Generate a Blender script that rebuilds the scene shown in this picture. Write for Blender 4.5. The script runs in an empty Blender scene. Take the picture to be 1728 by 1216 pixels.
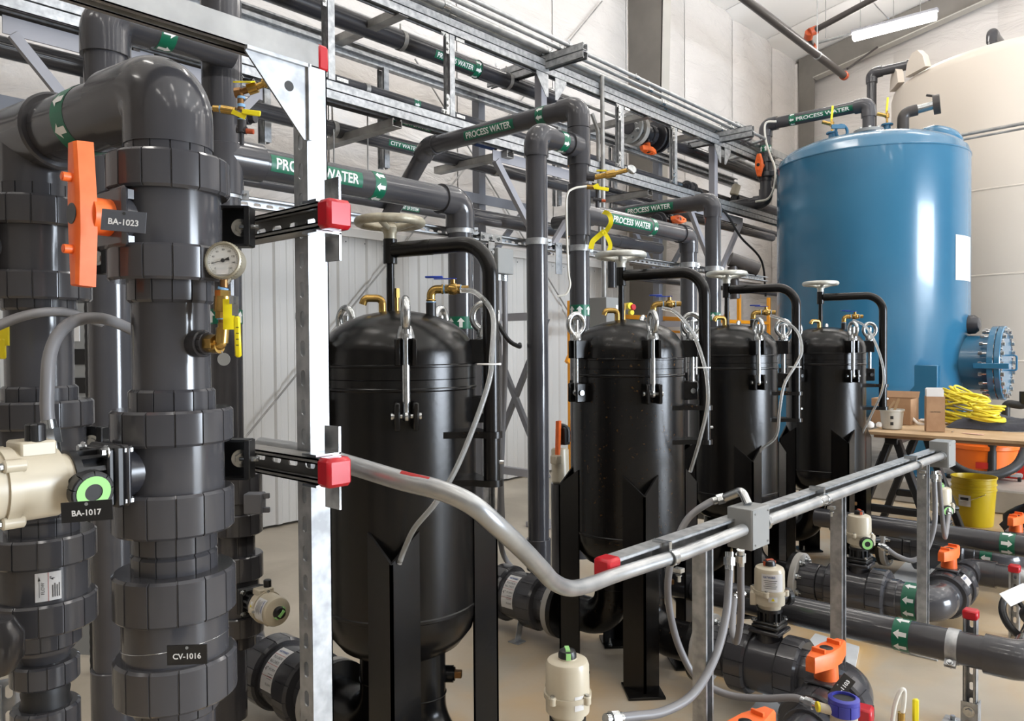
import bpy, bmesh, math, random
from mathutils import Vector as V, Matrix
random.seed(7)
sc = bpy.context.scene
COL = sc.collection
# ------------------------------------------------------------------ camera
FPX, AZ, PITCH, ROLL, CAMZ = 1295.0, math.radians(41.6), math.radians(1.0), math.radians(0.4), 1.40
_f = V((math.cos(PITCH)*math.cos(AZ), math.cos(PITCH)*math.sin(AZ), -math.sin(PITCH)))
_r = V((math.sin(AZ), -math.cos(AZ), 0))
_u = _r.cross(_f)
CR = _r*math.cos(ROLL) - _u*math.sin(ROLL)
CU = _u*math.cos(ROLL) + _r*math.sin(ROLL)
CP = V((0, 0, CAMZ))
cam_d = bpy.data.cameras.new('camera'); cam = bpy.data.objects.new('camera', cam_d); COL.objects.link(cam)
cam_d.sensor_width = 36.0; cam_d.lens = FPX/1728*36.0; cam_d.clip_start = 0.05; cam_d.clip_end = 200
mw = Matrix((( CR.x, CU.x, -_f.x, CP.x), (CR.y, CU.y, -_f.y, CP.y), (CR.z, CU.z, -_f.z, CP.z), (0, 0, 0, 1)))
cam.matrix_world = mw
sc.camera = cam
# ------------------------------------------------------------------ world, daylight and exposure
w = bpy.data.worlds.new('world'); sc.world = w; w.use_nodes = True
w.node_tree.nodes['Background'].inputs[0].default_value = (0.75, 0.85, 1.0, 1)
w.node_tree.nodes['Background'].inputs[1].default_value = 0.6
sc.view_settings.view_transform = 'Standard'; sc.view_settings.look = 'None'
sc.view_settings.gamma = 1.0; sc.view_settings.use_curve_mapping = False
sc.view_settings.exposure = 0.0
LAMP = 31.0          # emission of the fluorescent lenses
DOOR = 1450.0          # daylight through the open overhead door, W
ld = bpy.data.lights.new('daylight_through_overhead_door', 'AREA'); ld.shape = 'RECTANGLE'; ld.size = 4.2; ld.size_y = 3.2
ld.energy = DOOR; ld.color = (0.80, 0.89, 1.0)
lo = bpy.data.objects.new('daylight_through_overhead_door', ld); COL.objects.link(lo)
lo.location = (6.3, -8.75, 1.75); lo.rotation_euler = (math.radians(90), 0, 0)
# ------------------------------------------------------------------ pixel helpers (1728 x 1216 frame -> world points)
def ray(px, py): return _f + CR*((px-864)/FPX) + CU*((608-py)/FPX)
def P(px, py, f): return CP + ray(px, py)*f
def PX(px, py, X): d = ray(px, py); return CP + d*(X/d.x)
def PY(px, py, Y): d = ray(px, py); return CP + d*(Y/d.y)
def PZ(px, py, Z): d = ray(px, py); return CP + d*((Z-CAMZ)/d.z)
def lineX(px, py, Y):            # (z) of a line along X at distance Y seen at that pixel
    return PY(px, py, Y).z
# ------------------------------------------------------------------ materials
def mat(name, col, rough=0.5, metal=0.0, noise=None, bump=None, spec=0.5, emit=None, trans=0, coat=0, alpha=None, sss=0):
    m = bpy.data.materials.new(name); m.use_nodes = True; nt = m.node_tree; b = nt.nodes['Principled BSDF']
    b.inputs['Base Color'].default_value = (*col, 1); b.inputs['Roughness'].default_value = rough
    b.inputs['Metallic'].default_value = metal; b.inputs['Specular IOR Level'].default_value = spec
    if coat: b.inputs['Coat Weight'].default_value = coat; b.inputs['Coat Roughness'].default_value = 0.08
    if trans: b.inputs['Transmission Weight'].default_value = trans; b.inputs['IOR'].default_value = 1.4
    if emit: b.inputs['Emission Color'].default_value = (*emit[0], 1); b.inputs['Emission Strength'].default_value = emit[1]
    tc = nt.nodes.new('ShaderNodeTexCoord')
    if noise:                    # (scale, second colour, low, high [, detail])
        n = nt.nodes.new('ShaderNodeTexNoise'); n.inputs['Scale'].default_value = noise[0]
        n.inputs['Detail'].default_value = noise[4] if len(noise) > 4 else 6
        r = nt.nodes.new('ShaderNodeValToRGB'); r.color_ramp.elements[0].position = noise[2]; r.color_ramp.elements[1].position = noise[3]
        r.color_ramp.elements[0].color = (*col, 1); r.color_ramp.elements[1].color = (*noise[1], 1)
        nt.links.new(tc.outputs['Object'], n.inputs['Vector']); nt.links.new(n.outputs['Fac'], r.inputs['Fac'])
        nt.links.new(r.outputs['Color'], b.inputs['Base Color'])
    if bump:                     # (scale, strength, distance)
        n = nt.nodes.new('ShaderNodeTexNoise'); n.inputs['Scale'].default_value = bump[0]; n.inputs['Detail'].default_value = 5
        bp = nt.nodes.new('ShaderNodeBump'); bp.inputs['Strength'].default_value = bump[1]; bp.inputs['Distance'].default_value = bump[2]
        nt.links.new(tc.outputs['Object'], n.inputs['Vector']); nt.links.new(n.outputs['Fac'], bp.inputs['Height'])
        nt.links.new(bp.outputs['Normal'], b.inputs['Normal'])
    return m
M = {}
M['pvc'] = mat('grey_pvc', (0.050, 0.0495, 0.055), 0.15, noise=(3, (0.062, 0.061, 0.066), 0.4, 0.6), spec=0.5)
M['pvc_dark'] = mat('dark_grey_pvc', (0.030, 0.0295, 0.034), 0.25)
M['black'] = mat('black_gloss_paint', (0.006, 0.0056, 0.0055), 0.25, noise=(35, (0.010, 0.008, 0.006), 0.55, 0.72), bump=(60, 0.06, 0.004), spec=0.36)
M['black_rust'] = mat('black_paint_with_rust_flecks', (0.006, 0.0056, 0.0055), 0.26, noise=(70, (0.12, 0.058, 0.012), 0.64, 0.76, 9), bump=(60, 0.06, 0.004), spec=0.36)
M['plastic'] = mat('black_plastic', (0.012, 0.012, 0.013), 0.38)
M['galv'] = mat('galvanised_steel', (0.31, 0.32, 0.33), 0.42, 0.68, noise=(28, (0.50, 0.51, 0.52), 0.35, 0.65, 3), bump=(120, 0.05, 0.002))
M['galv_dull'] = mat('weathered_galvanised_strut', (0.25, 0.245, 0.235), 0.5, 0.6, noise=(9, (0.42, 0.41, 0.39), 0.35, 0.7), bump=(90, 0.06, 0.002))
M['emt'] = mat('zinc_conduit', (0.36, 0.37, 0.38), 0.33, 0.7, noise=(14, (0.50, 0.51, 0.51), 0.35, 0.65))
M['zinc'] = mat('bright_zinc_steel', (0.58, 0.60, 0.61), 0.22, 0.95, noise=(50, (0.40, 0.41, 0.41), 0.4, 0.7))
M['wheel_old'] = mat('tan_worn_handwheel_metal', (0.30, 0.27, 0.20), 0.45, 0.45, noise=(25, (0.42, 0.39, 0.31), 0.4, 0.6), bump=(80, 0.3, 0.003))
M['wheel'] = mat('cast_silver_handwheel', (0.60, 0.61, 0.57), 0.36, 0.6, noise=(25, (0.42, 0.42, 0.38), 0.45, 0.7), bump=(80, 0.3, 0.003))
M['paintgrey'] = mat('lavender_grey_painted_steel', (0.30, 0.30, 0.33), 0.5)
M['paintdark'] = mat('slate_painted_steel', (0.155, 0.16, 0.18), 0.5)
M['frame'] = mat('taupe_painted_building_steel', (0.155, 0.142, 0.125), 0.6, noise=(2, (0.19, 0.175, 0.155), 0.4, 0.6))
M['flangelight'] = mat('pale_steel_flange', (0.42, 0.40, 0.36), 0.55)  # flanges coloured paler than the webs
M['orange'] = mat('orange_plastic', (0.86, 0.14, 0.02), 0.42, noise=(20, (0.95, 0.19, 0.04), 0.4, 0.65))
M['red'] = mat('red_vinyl_cap', (0.50, 0.008, 0.018), 0.28)
M['cream'] = mat('cream_enamel', (0.56, 0.50, 0.385), 0.32)
M['yellow'] = mat('yellow_vinyl', (0.80, 0.66, 0.01), 0.35)
M['green'] = mat('green_marker_vinyl', (0.0, 0.12, 0.062), 0.4)
M['white'] = mat('white_vinyl', (0.80, 0.80, 0.79), 0.45)
M['label'] = mat('white_paper_label', (0.72, 0.71, 0.70), 0.5)
M['ink'] = mat('black_ink', (0.03, 0.03, 0.03), 0.6)
M['blueink'] = mat('blue_ink', (0.02, 0.07, 0.26), 0.5)
M['redink'] = mat('red_ink', (0.45, 0.02, 0.02), 0.5)
M['tag'] = mat('black_engraved_tag', (0.012, 0.012, 0.013), 0.3)
M['tagsheen'] = mat('engraved_tag_painted_sheen', (0.09, 0.095, 0.11), 0.35)  # reflected light put into the base colour as grey
M['brass'] = mat('brass', (0.52, 0.34, 0.10), 0.27, 0.9, noise=(40, (0.36, 0.21, 0.06), 0.45, 0.7))
M['bronze'] = mat('brown_bronze', (0.25, 0.13, 0.05), 0.38, 0.8)
M['tape'] = mat('blue_thread_sealant', (0.22, 0.42, 0.68), 0.5)
M['rubber'] = mat('black_rubber', (0.015, 0.015, 0.016), 0.5)
M['flexgrey'] = mat('grey_liquidtight_conduit', (0.20, 0.195, 0.20), 0.42)
M['clear'] = mat('clear_hose', (0.82, 0.83, 0.82), 0.12, trans=0.75)
M['milky'] = mat('milky_plastic_tube', (0.75, 0.73, 0.66), 0.35)
M['blue'] = mat('blue_tank_enamel', (0.026, 0.135, 0.245), 0.24, coat=0.3, noise=(1.2, (0.032, 0.15, 0.262), 0.4, 0.6), bump=(3, 0.05, 0.02))
M['bluelever'] = mat('blue_vinyl_lever', (0.01, 0.05, 0.40), 0.35)
M['bluecap'] = mat('violet_blue_plastic_cap', (0.045, 0.05, 0.36), 0.35)
M['poly'] = mat('milk_white_polyethylene', (0.66, 0.59, 0.51), 0.42)
M['lightgrey'] = mat('light_grey_pvc_ring', (0.38, 0.365, 0.34), 0.5)
M['boxgrey'] = mat('grey_enamel_box', (0.27, 0.275, 0.27), 0.42)
M['safety'] = mat('amber_yellow_paint', (0.86, 0.34, 0.01), 0.42)
M['card'] = mat('brown_cardboard', (0.38, 0.22, 0.12), 0.8, noise=(12, (0.43, 0.26, 0.145), 0.4, 0.6))
M['wood'] = mat('plywood', (0.46, 0.30, 0.16), 0.7, noise=(6, (0.55, 0.38, 0.22), 0.35, 0.65), bump=(30, 0.1, 0.003))
M['denim'] = mat('grey_blue_cloth', (0.055, 0.058, 0.075), 0.9, bump=(25, 0.5, 0.01))
M['paper'] = mat('white_paper', (0.82, 0.80, 0.78), 0.7)
M['pink'] = mat('pink_paper', (0.75, 0.45, 0.36), 0.7)
M['cord'] = mat('yellow_cord_jacket', (0.83, 0.68, 0.04), 0.4)
M['bucket'] = mat('yellow_pail_plastic', (0.62, 0.44, 0.01), 0.35, noise=(5, (0.5, 0.34, 0.01), 0.5, 0.7))
M['pail'] = mat('cloudy_pail_plastic', (0.62, 0.60, 0.54), 0.35)
M['vac'] = mat('orange_vacuum_plastic', (0.80, 0.15, 0.01), 0.38)
M['redbox'] = mat('red_painted_metal', (0.45, 0.02, 0.015), 0.4)
M['sprink'] = mat('dark_sprinkler_pipe', (0.045, 0.038, 0.035), 0.4)
M['redcoup'] = mat('orange_red_grooved_coupling', (0.42, 0.07, 0.02), 0.45)
M['gaugeface'] = mat('gauge_face', (0.72, 0.73, 0.72), 0.4)
M['glow'] = mat('indicator_green', (0.34, 0.70, 0.24), 0.4)
M['pad'] = mat('pad_concrete', (0.30, 0.28, 0.25), 0.8, noise=(4, (0.40, 0.37, 0.33), 0.35, 0.65), bump=(40, 0.2, 0.004))
M['whiteplate'] = mat('white_slab_paint', (0.52, 0.54, 0.56), 0.5, noise=(5, (0.62, 0.64, 0.66), 0.4, 0.6))
M['liner'] = mat('white_liner_sheet', (0.58, 0.565, 0.54), 0.42)
M['lens'] = mat('fluorescent_lens', (1, 1, 1), 0.5, emit=((1.0, 0.955, 0.90), LAMP))
M['ceilvinyl'] = mat('ceiling_insulation_facing', (0.93, 0.91, 0.88), 0.45)
M['unseenwall'] = mat('darkened_taupe_wall', (0.20, 0.185, 0.165), 0.6)  # unseen walls, coloured darker to cut reflections in vessels and pipes
M['vinyl'] = mat('white_insulation_facing', (0.64, 0.605, 0.575), 0.22)
def _vinyl():
    nt = M['vinyl'].node_tree; b = nt.nodes['Principled BSDF']; tc = nt.nodes['Texture Coordinate']
    mp = nt.nodes.new('ShaderNodeMapping'); mp.inputs['Rotation'].default_value = (0, 0.7, 0); mp.inputs['Scale'].default_value = (1.0, 1.0, 3.2)
    n1 = nt.nodes.new('ShaderNodeTexNoise'); n1.inputs['Scale'].default_value = 1.6; n1.inputs['Detail'].default_value = 7; n1.inputs['Roughness'].default_value = 0.55
    n1.inputs['Distortion'].default_value = 0.6
    bp = nt.nodes.new('ShaderNodeBump'); bp.inputs['Strength'].default_value = 0.9; bp.inputs['Distance'].default_value = 0.05
    nt.links.new(tc.outputs['Object'], mp.inputs['Vector']); nt.links.new(mp.outputs['Vector'], n1.inputs['Vector'])
    nt.links.new(n1.outputs['Fac'], bp.inputs['Height']); nt.links.new(bp.outputs['Normal'], b.inputs['Normal'])
_vinyl()
def _floor():
    m = mat('concrete_floor', (0.40, 0.36, 0.30), 0.42); nt = m.node_tree; b = nt.nodes['Principled BSDF']; tc = nt.nodes['Texture Coordinate']
    def noise(s, d, dist=0.0):
        n = nt.nodes.new('ShaderNodeTexNoise'); n.inputs['Scale'].default_value = s; n.inputs['Detail'].default_value = d; n.inputs['Distortion'].default_value = dist
        nt.links.new(tc.outputs['Object'], n.inputs['Vector']); return n.outputs['Fac']
    def ramp(src, a, bb, c0, c1):
        r = nt.nodes.new('ShaderNodeValToRGB'); e = r.color_ramp.elements; e[0].position = a; e[1].position = bb
        e[0].color = (*c0, 1); e[1].color = (*c1, 1); nt.links.new(src, r.inputs['Fac']); return r.outputs['Color']
    base = ramp(noise(1.3, 7, 0.8), 0.35, 0.68, (0.38, 0.335, 0.265), (0.56, 0.50, 0.41))
    stain = ramp(noise(2.0, 8, 0.9), 0.38, 0.66, (0, 0, 0), (1, 1, 1))
    # rust spreads where the filter vessels stand
    sx = nt.nodes.new('ShaderNodeSeparateXYZ'); nt.links.new(tc.outputs['Object'], sx.inputs[0])
    mr = nt.nodes.new('ShaderNodeMapRange'); mr.inputs['From Min'].default_value = 3.2; mr.inputs['From Max'].default_value = 1.0
    nt.links.new(sx.outputs['Y'], mr.inputs['Value'])
    m2 = nt.nodes.new('ShaderNodeMapRange'); m2.inputs['From Min'].default_value = 0.3; m2.inputs['From Max'].default_value = 1.5; m2.inputs['To Min'].default_value = 0.15
    nt.links.new(sx.outputs['Y'], m2.inputs['Value'])
    m3 = nt.nodes.new('ShaderNodeMath'); m3.operation = 'MULTIPLY'; nt.links.new(mr.outputs[0], m3.inputs[0]); nt.links.new(m2.outputs[0], m3.inputs[1])
    mu = nt.nodes.new('ShaderNodeMath'); mu.operation = 'MULTIPLY'; nt.links.new(stain, mu.inputs[0]); nt.links.new(m3.outputs[0], mu.inputs[1])
    mx = nt.nodes.new('ShaderNodeMix'); mx.data_type = 'RGBA'; nt.links.new(mu.outputs[0], mx.inputs['Factor'])
    nt.links.new(base, mx.inputs['A']); mx.inputs['B'].default_value = (0.62, 0.37, 0.115, 1)
    nt.links.new(mx.outputs['Result'], b.inputs['Base Color'])
    bp = nt.nodes.new('ShaderNodeBump'); bp.inputs['Strength'].default_value = 0.12; bp.inputs['Distance'].default_value = 0.01
    nt.links.new(noise(30, 6), bp.inputs['Height']); nt.links.new(bp.outputs['Normal'], b.inputs['Normal'])
    return m
M['floor'] = _floor()
# ------------------------------------------------------------------ mesh builder
def fr(o, ax, ref=None):
    """matrix with local z along ax, local x as close to ref as possible"""
    z = V(ax).normalized()
    if ref is None: ref = V((0, 0, 1)) if abs(z.z) < 0.9 else V((1, 0, 0))
    r = V(ref); x = (r - z*r.dot(z))
    if x.length < 1e-6: x = z.orthogonal()
    x.normalize(); y = z.cross(x); o = V(o)
    return Matrix(((x.x, y.x, z.x, o.x), (x.y, y.y, z.y, o.y), (x.z, y.z, z.z, o.z), (0, 0, 0, 1)))
def T(x, y, z): return Matrix.Translation((x, y, z))
class MB:
    def __init__(s): s.v = []; s.f = []
    def add(s, vs, fs):
        o = len(s.v); s.v += [V(v) for v in vs]; s.f += [tuple(i+o for i in f) for f in fs]; return s
    def lathe(s, m, prof, seg=28, caps=True, a0=0, a1=None):
        full = a1 is None
        if full: a1 = 2*math.pi
        n = seg if full else seg+1; vs = []; fs = []
        for r, z in prof:
            for i in range(n):
                a = a0 + (a1-a0)*i/seg; vs.append(m @ V((r*math.cos(a), r*math.sin(a), z)))
        for k in range(len(prof)-1):
            for i in range(seg):
                j = (i+1) % n if full else i+1
                fs.append((k*n+i, k*n+j, (k+1)*n+j, (k+1)*n+i))
        if caps and full:
            if prof[0][0] > 1e-6: fs.append(tuple(reversed(range(n))))
            if prof[-1][0] > 1e-6: fs.append(tuple(range((len(prof)-1)*n, len(prof)*n)))
        return s.add(vs, fs)
    def cyl(s, m, r, h, seg=24, r2=None, c=0.0, z0=0.0):
        r2 = r if r2 is None else r2
        if c: return s.lathe(m, [(r-c, z0), (r, z0+c), (r2, z0+h-c), (r2-c, z0+h)], seg)
        return s.lathe(m, [(r, z0), (r2, z0+h)], seg)
    def rib(s, m, R, h, n=14, g=0.0022, c=0.004, z0=0.0, hole=None):
        """fluted plastic ring: n lands parted by narrow grooves"""
        ang = []
        for k in range(n):
            b = 2*math.pi*k/n; st = 2*math.pi/n
            ang += [(b, 0), (b+st*.3, 0), (b+st*.62, 0), (b+st*.92, 0), (b+st*.94, g), (b+st*.98, g)]
        N = len(ang); vs = []; fs = []
        rows = [(-c, 0), (0, c), (0, h-c), (-c, h)]
        for dr, z in rows:
            for a, gg in ang:
                r = R+dr-gg; vs.append(m @ V((r*math.cos(a), r*math.sin(a), z0+z)))
        for k in range(3):
            for i in range(N):
                j = (i+1) % N; fs.append((k*N+i, k*N+j, (k+1)*N+j, (k+1)*N+i))
        fs.append(tuple(reversed(range(N)))); fs.append(tuple(range(3*N, 4*N)))
        return s.add(vs, fs)
    def box(s, m, sx, sy, sz, c=0.0):
        x, y, z = sx/2, sy/2, sz/2
        if c <= 0:
            vs = [m @ V((a*x, b*y, d*z)) for a in (-1, 1) for b in (-1, 1) for d in (-1, 1)]
            return s.add(vs, [(0, 1, 3, 2), (4, 6, 7, 5), (0, 4, 5, 1), (2, 3, 7, 6), (0, 2, 6, 4), (1, 5, 7, 3)])
        bm = bmesh.new()
        for a in (-1, 1):
            for b in (-1, 1):
                for d in (-1, 1):
                    bm.verts.new((a*(x-c), b*(y-c), d*z)); bm.verts.new((a*(x-c), b*y, d*(z-c))); bm.verts.new((a*x, b*(y-c), d*(z-c)))
        bmesh.ops.convex_hull(bm, input=bm.verts)
        bmesh.ops.dissolve_limit(bm, angle_limit=0.02, verts=bm.verts, edges=bm.edges)
        bmesh.ops.recalc_face_normals(bm, faces=bm.faces)
        bm.verts.index_update()
        s.add([m @ v.co for v in bm.verts], [tuple(v.index for v in f.verts) for f in bm.faces]); bm.free(); return s
    def prism(s, m, poly, h, z0=0.0):
        n = len(poly)
        a = sum(poly[i][0]*poly[(i+1) % n][1]-poly[(i+1) % n][0]*poly[i][1] for i in range(n))
        if a < 0: poly = list(reversed(poly))
        vs = [m @ V((p[0], p[1], z0)) for p in poly] + [m @ V((p[0], p[1], z0+h)) for p in poly]
        return s.add(vs, [tuple(reversed(range(n))), tuple(range(n, 2*n))] + [(i, (i+1) % n, n+(i+1) % n, n+i) for i in range(n)])
    def torus(s, m, R, r, sR=32, sr=12, sx=1.0, sy=1.0):
        vs = []; fs = []
        for i in range(sR):
            a = 2*math.pi*i/sR
            for j in range(sr):
                b = 2*math.pi*j/sr; q = R+r*math.cos(b)
                vs.append(m @ V((q*math.cos(a)*sx, q*math.sin(a)*sy, r*math.sin(b))))
        for i in range(sR):
            for j in range(sr):
                k = (i+1) % sR; l = (j+1) % sr; fs.append((i*sr+j, k*sr+j, k*sr+l, i*sr+l))
        return s.add(vs, fs)
    def tube(s, pts, r, seg=16, caps=True, rf=None):
        pts = [V(p) for p in pts]; n = len(pts); vs = []; fs = []
        t0 = (pts[1]-pts[0]).normalized(); x = t0.orthogonal().normalized()
        for i, p in enumerate(pts):
            if i == 0: t = t0
            elif i == n-1: t = (pts[-1]-pts[-2]).normalized()
            else: t = ((pts[i+1]-p).normalized() + (p-pts[i-1]).normalized()).normalized()
            x = (x - t*x.dot(t)).normalized(); y = t.cross(x)
            rr = r if rf is None else r*rf(i/(n-1), i)
            for k in range(seg):
                a = 2*math.pi*k/seg; vs.append(p + x*(rr*math.cos(a)) + y*(rr*math.sin(a)))
        for i in range(n-1):
            for k in range(seg):
                l = (k+1) % seg; fs.append((i*seg+k, i*seg+l, (i+1)*seg+l, (i+1)*seg+k))
        if caps: fs.append(tuple(reversed(range(seg)))); fs.append(tuple(range((n-1)*seg, n*seg)))
        return s.add(vs, fs)
    def channel(s, a, b, open_dir, w=0.041, d=0.041, t=0.0025, slots=False, pitch=0.0508, sw=0.014, sl=0.029, lip=0.009):
        """strut channel a->b; the web lies opposite open_dir"""
        a = V(a); b = V(b); L = (b-a).length; m = fr(a, b-a, open_dir)      # local x = open dir, y across, z along
        h = w/2; x0 = -d/2; x1 = d/2
        for sgn in (-1, 1):
            s.box(m @ T(0, sgn*(h-t/2), L/2), d, t, L)
            s.box(m @ T(x1-t/2, sgn*(h-lip/2), L/2), t, lip, L)
            s.box(m @ T(x1-0.005, sgn*(h-lip+t/2), L/2), 0.010, t, L)
        if not slots:
            s.box(m @ T(x0+t/2, 0, L/2), t, w-2*t, L)
            # shallow pressed groove lines on the web
        else:
            s.slots(m, x0, w-2*t, L, t, pitch, sw, sl)
        return s
    def slots(s, m, x0, w, L, t, pitch, sw, sl):
        n = max(1, int(L/pitch)); p = L/n
        def loop(cz):
            inn = []; q = sw/2; e = sl/2-q
            for k in range(12):
                a = 2*math.pi*(k+0.5)/12
                inn.append((q*math.cos(a), cz + q*math.sin(a) + (e if math.sin(a) > 0 else -e)))
            out = []
            for (yy, zz) in inn:
                dy, dz = yy, zz-cz; k = min((w/2)/max(abs(dy), 1e-9), (p/2)/max(abs(dz), 1e-9)); out.append((dy*k, cz+dz*k))
            return inn, out
        for i in range(n):
            cz = p*(i+0.5); inn, out = loop(cz)
            cs = [(w/2, cz+p/2), (-w/2, cz+p/2), (-w/2, cz-p/2), (w/2, cz-p/2)]
            vs = []
            for xx in (x0, x0+t):
                vs += [m @ V((xx, y, z)) for (y, z) in inn] + [m @ V((xx, y, z)) for (y, z) in out] + [m @ V((xx, y, z)) for (y, z) in cs]
            fs = []
            def face(*q): fs.append(tuple(reversed(q))); fs.append(tuple(28+i for i in q))
            for k in range(12):
                l = (k+1) % 12; (y1, z1), (y2, z2) = out[k], out[l]
                corner = None
                if abs(abs(y1)-w/2) < 1e-6 and abs(abs(y2)-w/2) > 1e-6 or abs(abs(y2)-w/2) < 1e-6 and abs(abs(y1)-w/2) > 1e-6:
                    best = min(range(4), key=lambda c: (cs[c][0]-(y1+y2)/2)**2+(cs[c][1]-(z1+z2)/2)**2); corner = 24+best
                if corner is None: face(k, 12+k, 12+l, l)
                else: face(k, 12+k, corner, 12+l, l)
                fs.append((k, l, 28+l, 28+k))
            s.add(vs, fs)
    def bolt(s, o, ax, r=0.008, h=0.007, wash=True, shank=0.0):
        m = fr(o, ax)
        if wash: s.cyl(m, r*1.6, 0.002, 16)
        s.cyl(m, r, h, 6, z0=0.001)
        if shank: s.cyl(m, r*0.5, shank, 10)
        return s
def bend(pts, rad, n=8):
    """polyline with rounded corners"""
    pts = [V(p) for p in pts]; out = [pts[0]]
    for i in range(1, len(pts)-1):
        p = pts[i]; a = (pts[i-1]-p); b = (pts[i+1]-p); la, lb = a.length, b.length
        if la < 1e-6 or lb < 1e-6: continue
        a.normalize(); b.normalize()
        ang = a.angle(b)
        if ang > math.pi-0.02: out.append(p); continue
        R = rad[i-1] if isinstance(rad, (list, tuple)) else rad
        d = min(R/math.tan(ang/2), la*0.49, lb*0.49); R2 = d*math.tan(ang/2)
        if R2 < 1e-6: out.append(p); continue
        c = p + (a+b).normalized()*(R2/math.sin(ang/2))
        s0 = p+a*d-c; s1 = p+b*d-c; tot = s0.angle(s1); ax = s0.cross(s1).normalized()
        for k in range(n+1): out.append(c + Matrix.Rotation(tot*k/n, 3, ax) @ s0)
    out.append(pts[-1]); return out
def smooth(pts, n=8):
    """Catmull-Rom through points"""
    p = [V(q) for q in pts]; p = [p[0]*2-p[1]] + p + [p[-1]*2-p[-2]]; out = []
    for i in range(1, len(p)-2):
        for k in range(n):
            t = k/n; a, b, c, d = p[i-1], p[i], p[i+1], p[i+2]
            out.append(0.5*((2*b) + (c-a)*t + (2*a-5*b+4*c-d)*t*t + (3*b-a-3*c+d)*t**3))
    out.append(p[-2]); return out
ORG = {}
def obj(name, mb, m, parent=None, label=None, sharp=38):
    me = bpy.data.meshes.new(name)
    off = ORG.get(parent.name, V((0, 0, 0))) if parent else V((0, 0, 0))
    me.from_pydata([v-off for v in mb.v], [], mb.f); me.validate()
    me.polygons.foreach_set('use_smooth', [True]*len(me.polygons)); me.set_sharp_from_angle(angle=math.radians(sharp))
    me.materials.append(M[m] if isinstance(m, str) else m); me.update()
    o = bpy.data.objects.new(name, me); COL.objects.link(o)
    if parent: o.parent = parent; ORG[o.name] = off
    if label: o['label'] = label
    return o
def thing(name, label, cat, loc=(0, 0, 0), group=None):
    o = bpy.data.objects.new(name, None); COL.objects.link(o); o.location = loc; o.empty_display_size = 0.05
    o['label'] = label; o['category'] = cat
    if group: o['group'] = group
    ORG[o.name] = V(loc); return o
def single(name, mb, m, label, cat, group=None, org=None):
    """a thing that is one mesh, its origin at org"""
    c = org if org is not None else sum((v for v in mb.v), V((0, 0, 0)))/len(mb.v)
    me_ = MB(); me_.v = [v-V(c) for v in mb.v]; me_.f = mb.f
    o = obj(name, me_, m); o.location = c; o['label'] = label; o['category'] = cat; ORG[o.name] = V(c)
    if group: o['group'] = group
    return o
def struct(name, mb, m, parent=None):
    o = obj(name, mb, m, parent)
    if not parent: o['kind'] = 'structure'
    return o
# ------------------------------------------------------------------ lettering
_txt = {}
def text(s, bold=0.0):
    """triangulated outline of the text, centred, unit cap height; returns verts (x,y), faces, width"""
    k = (s, bold)
    if k in _txt: return _txt[k]
    cu = bpy.data.curves.new('t', 'FONT'); cu.body = s; cu.size = 1; cu.offset = bold; cu.resolution_u = 3
    o = bpy.data.objects.new('t', cu); COL.objects.link(o); dg = bpy.context.evaluated_depsgraph_get(); dg.update()
    me = bpy.data.meshes.new_from_object(o.evaluated_get(dg)); bpy.data.objects.remove(o)
    bm = bmesh.new(); bm.from_mesh(me); bmesh.ops.triangulate(bm, faces=bm.faces)
    ys = [v.co.y for v in bm.verts]; xs = [v.co.x for v in bm.verts]; y0, y1, x0, x1 = min(ys), max(ys), min(xs), max(xs)
    for q in range(1, 6):
        bmesh.ops.bisect_plane(bm, geom=bm.verts[:]+bm.edges[:]+bm.faces[:], plane_co=(0, y0+(y1-y0)*q/6, 0), plane_no=(0, 1, 0))
    h = y1-y0; bm.verts.index_update()
    vs = [((v.co.x-(x0+x1)/2)/h, (v.co.y-(y0+y1)/2)/h) for v in bm.verts]
    fs = [tuple(v.index for v in f.verts) for f in bm.faces]
    bm.free(); bpy.data.meshes.remove(me); bpy.data.curves.remove(cu)
    _txt[k] = (vs, fs, (x1-x0)/h); return _txt[k]
def flat_text(mb, s, m, h, wmax=None, bold=0.0, z=0.0, dx=0, dy=0):
    vs, fs, w = text(s, bold); kx = h if wmax is None else min(h, wmax/w) if wmax > 0 else -wmax/w
    return mb.add([m @ V((x*kx+dx, y*h+dy, z)) for x, y in vs], fs)
def wrap(o, t, n, R, x, y):
    u = n.cross(t); return o + t*x + n*(R*math.cos(y/R)) + u*(R*math.sin(y/R))
def wrap_text(mb, s, o, t, n, R, h, length=None, bold=0.0, dx=0, dy=0):
    vs, fs, w = text(s, bold); kx = h if length is None else length/w
    return mb.add([wrap(o, t, n, R, x*kx+dx, y*h+dy) for x, y in vs], fs)
def wrap_rect(mb, o, t, n, R, L, H, k=10, dx=0, dy=0):
    vs = []; fs = []
    for i in range(k+1):
        y = -H/2+H*i/k+dy; vs += [wrap(o, t, n, R, -L/2+dx, y), wrap(o, t, n, R, L/2+dx, y)]
    for i in range(k): fs.append((2*i, 2*i+1, 2*i+3, 2*i+2))
    return mb.add(vs, fs)
def toward(o, t, up=0.0):
    """radial direction from a pipe axis to the viewer, tipped up"""
    t = V(t).normalized(); d = CP-V(o); n = (d-t*d.dot(t)).normalized()
    if up: 
        z = V((0, 0, 1)); z = (z-t*z.dot(t)); n = (n+z*up).normalized()
    return n
ARW = [(-.5, -.16), (.08, -.16), (.08, -.36), (.5, 0), (.08, .36), (.08, .16), (-.5, .16)]
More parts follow.
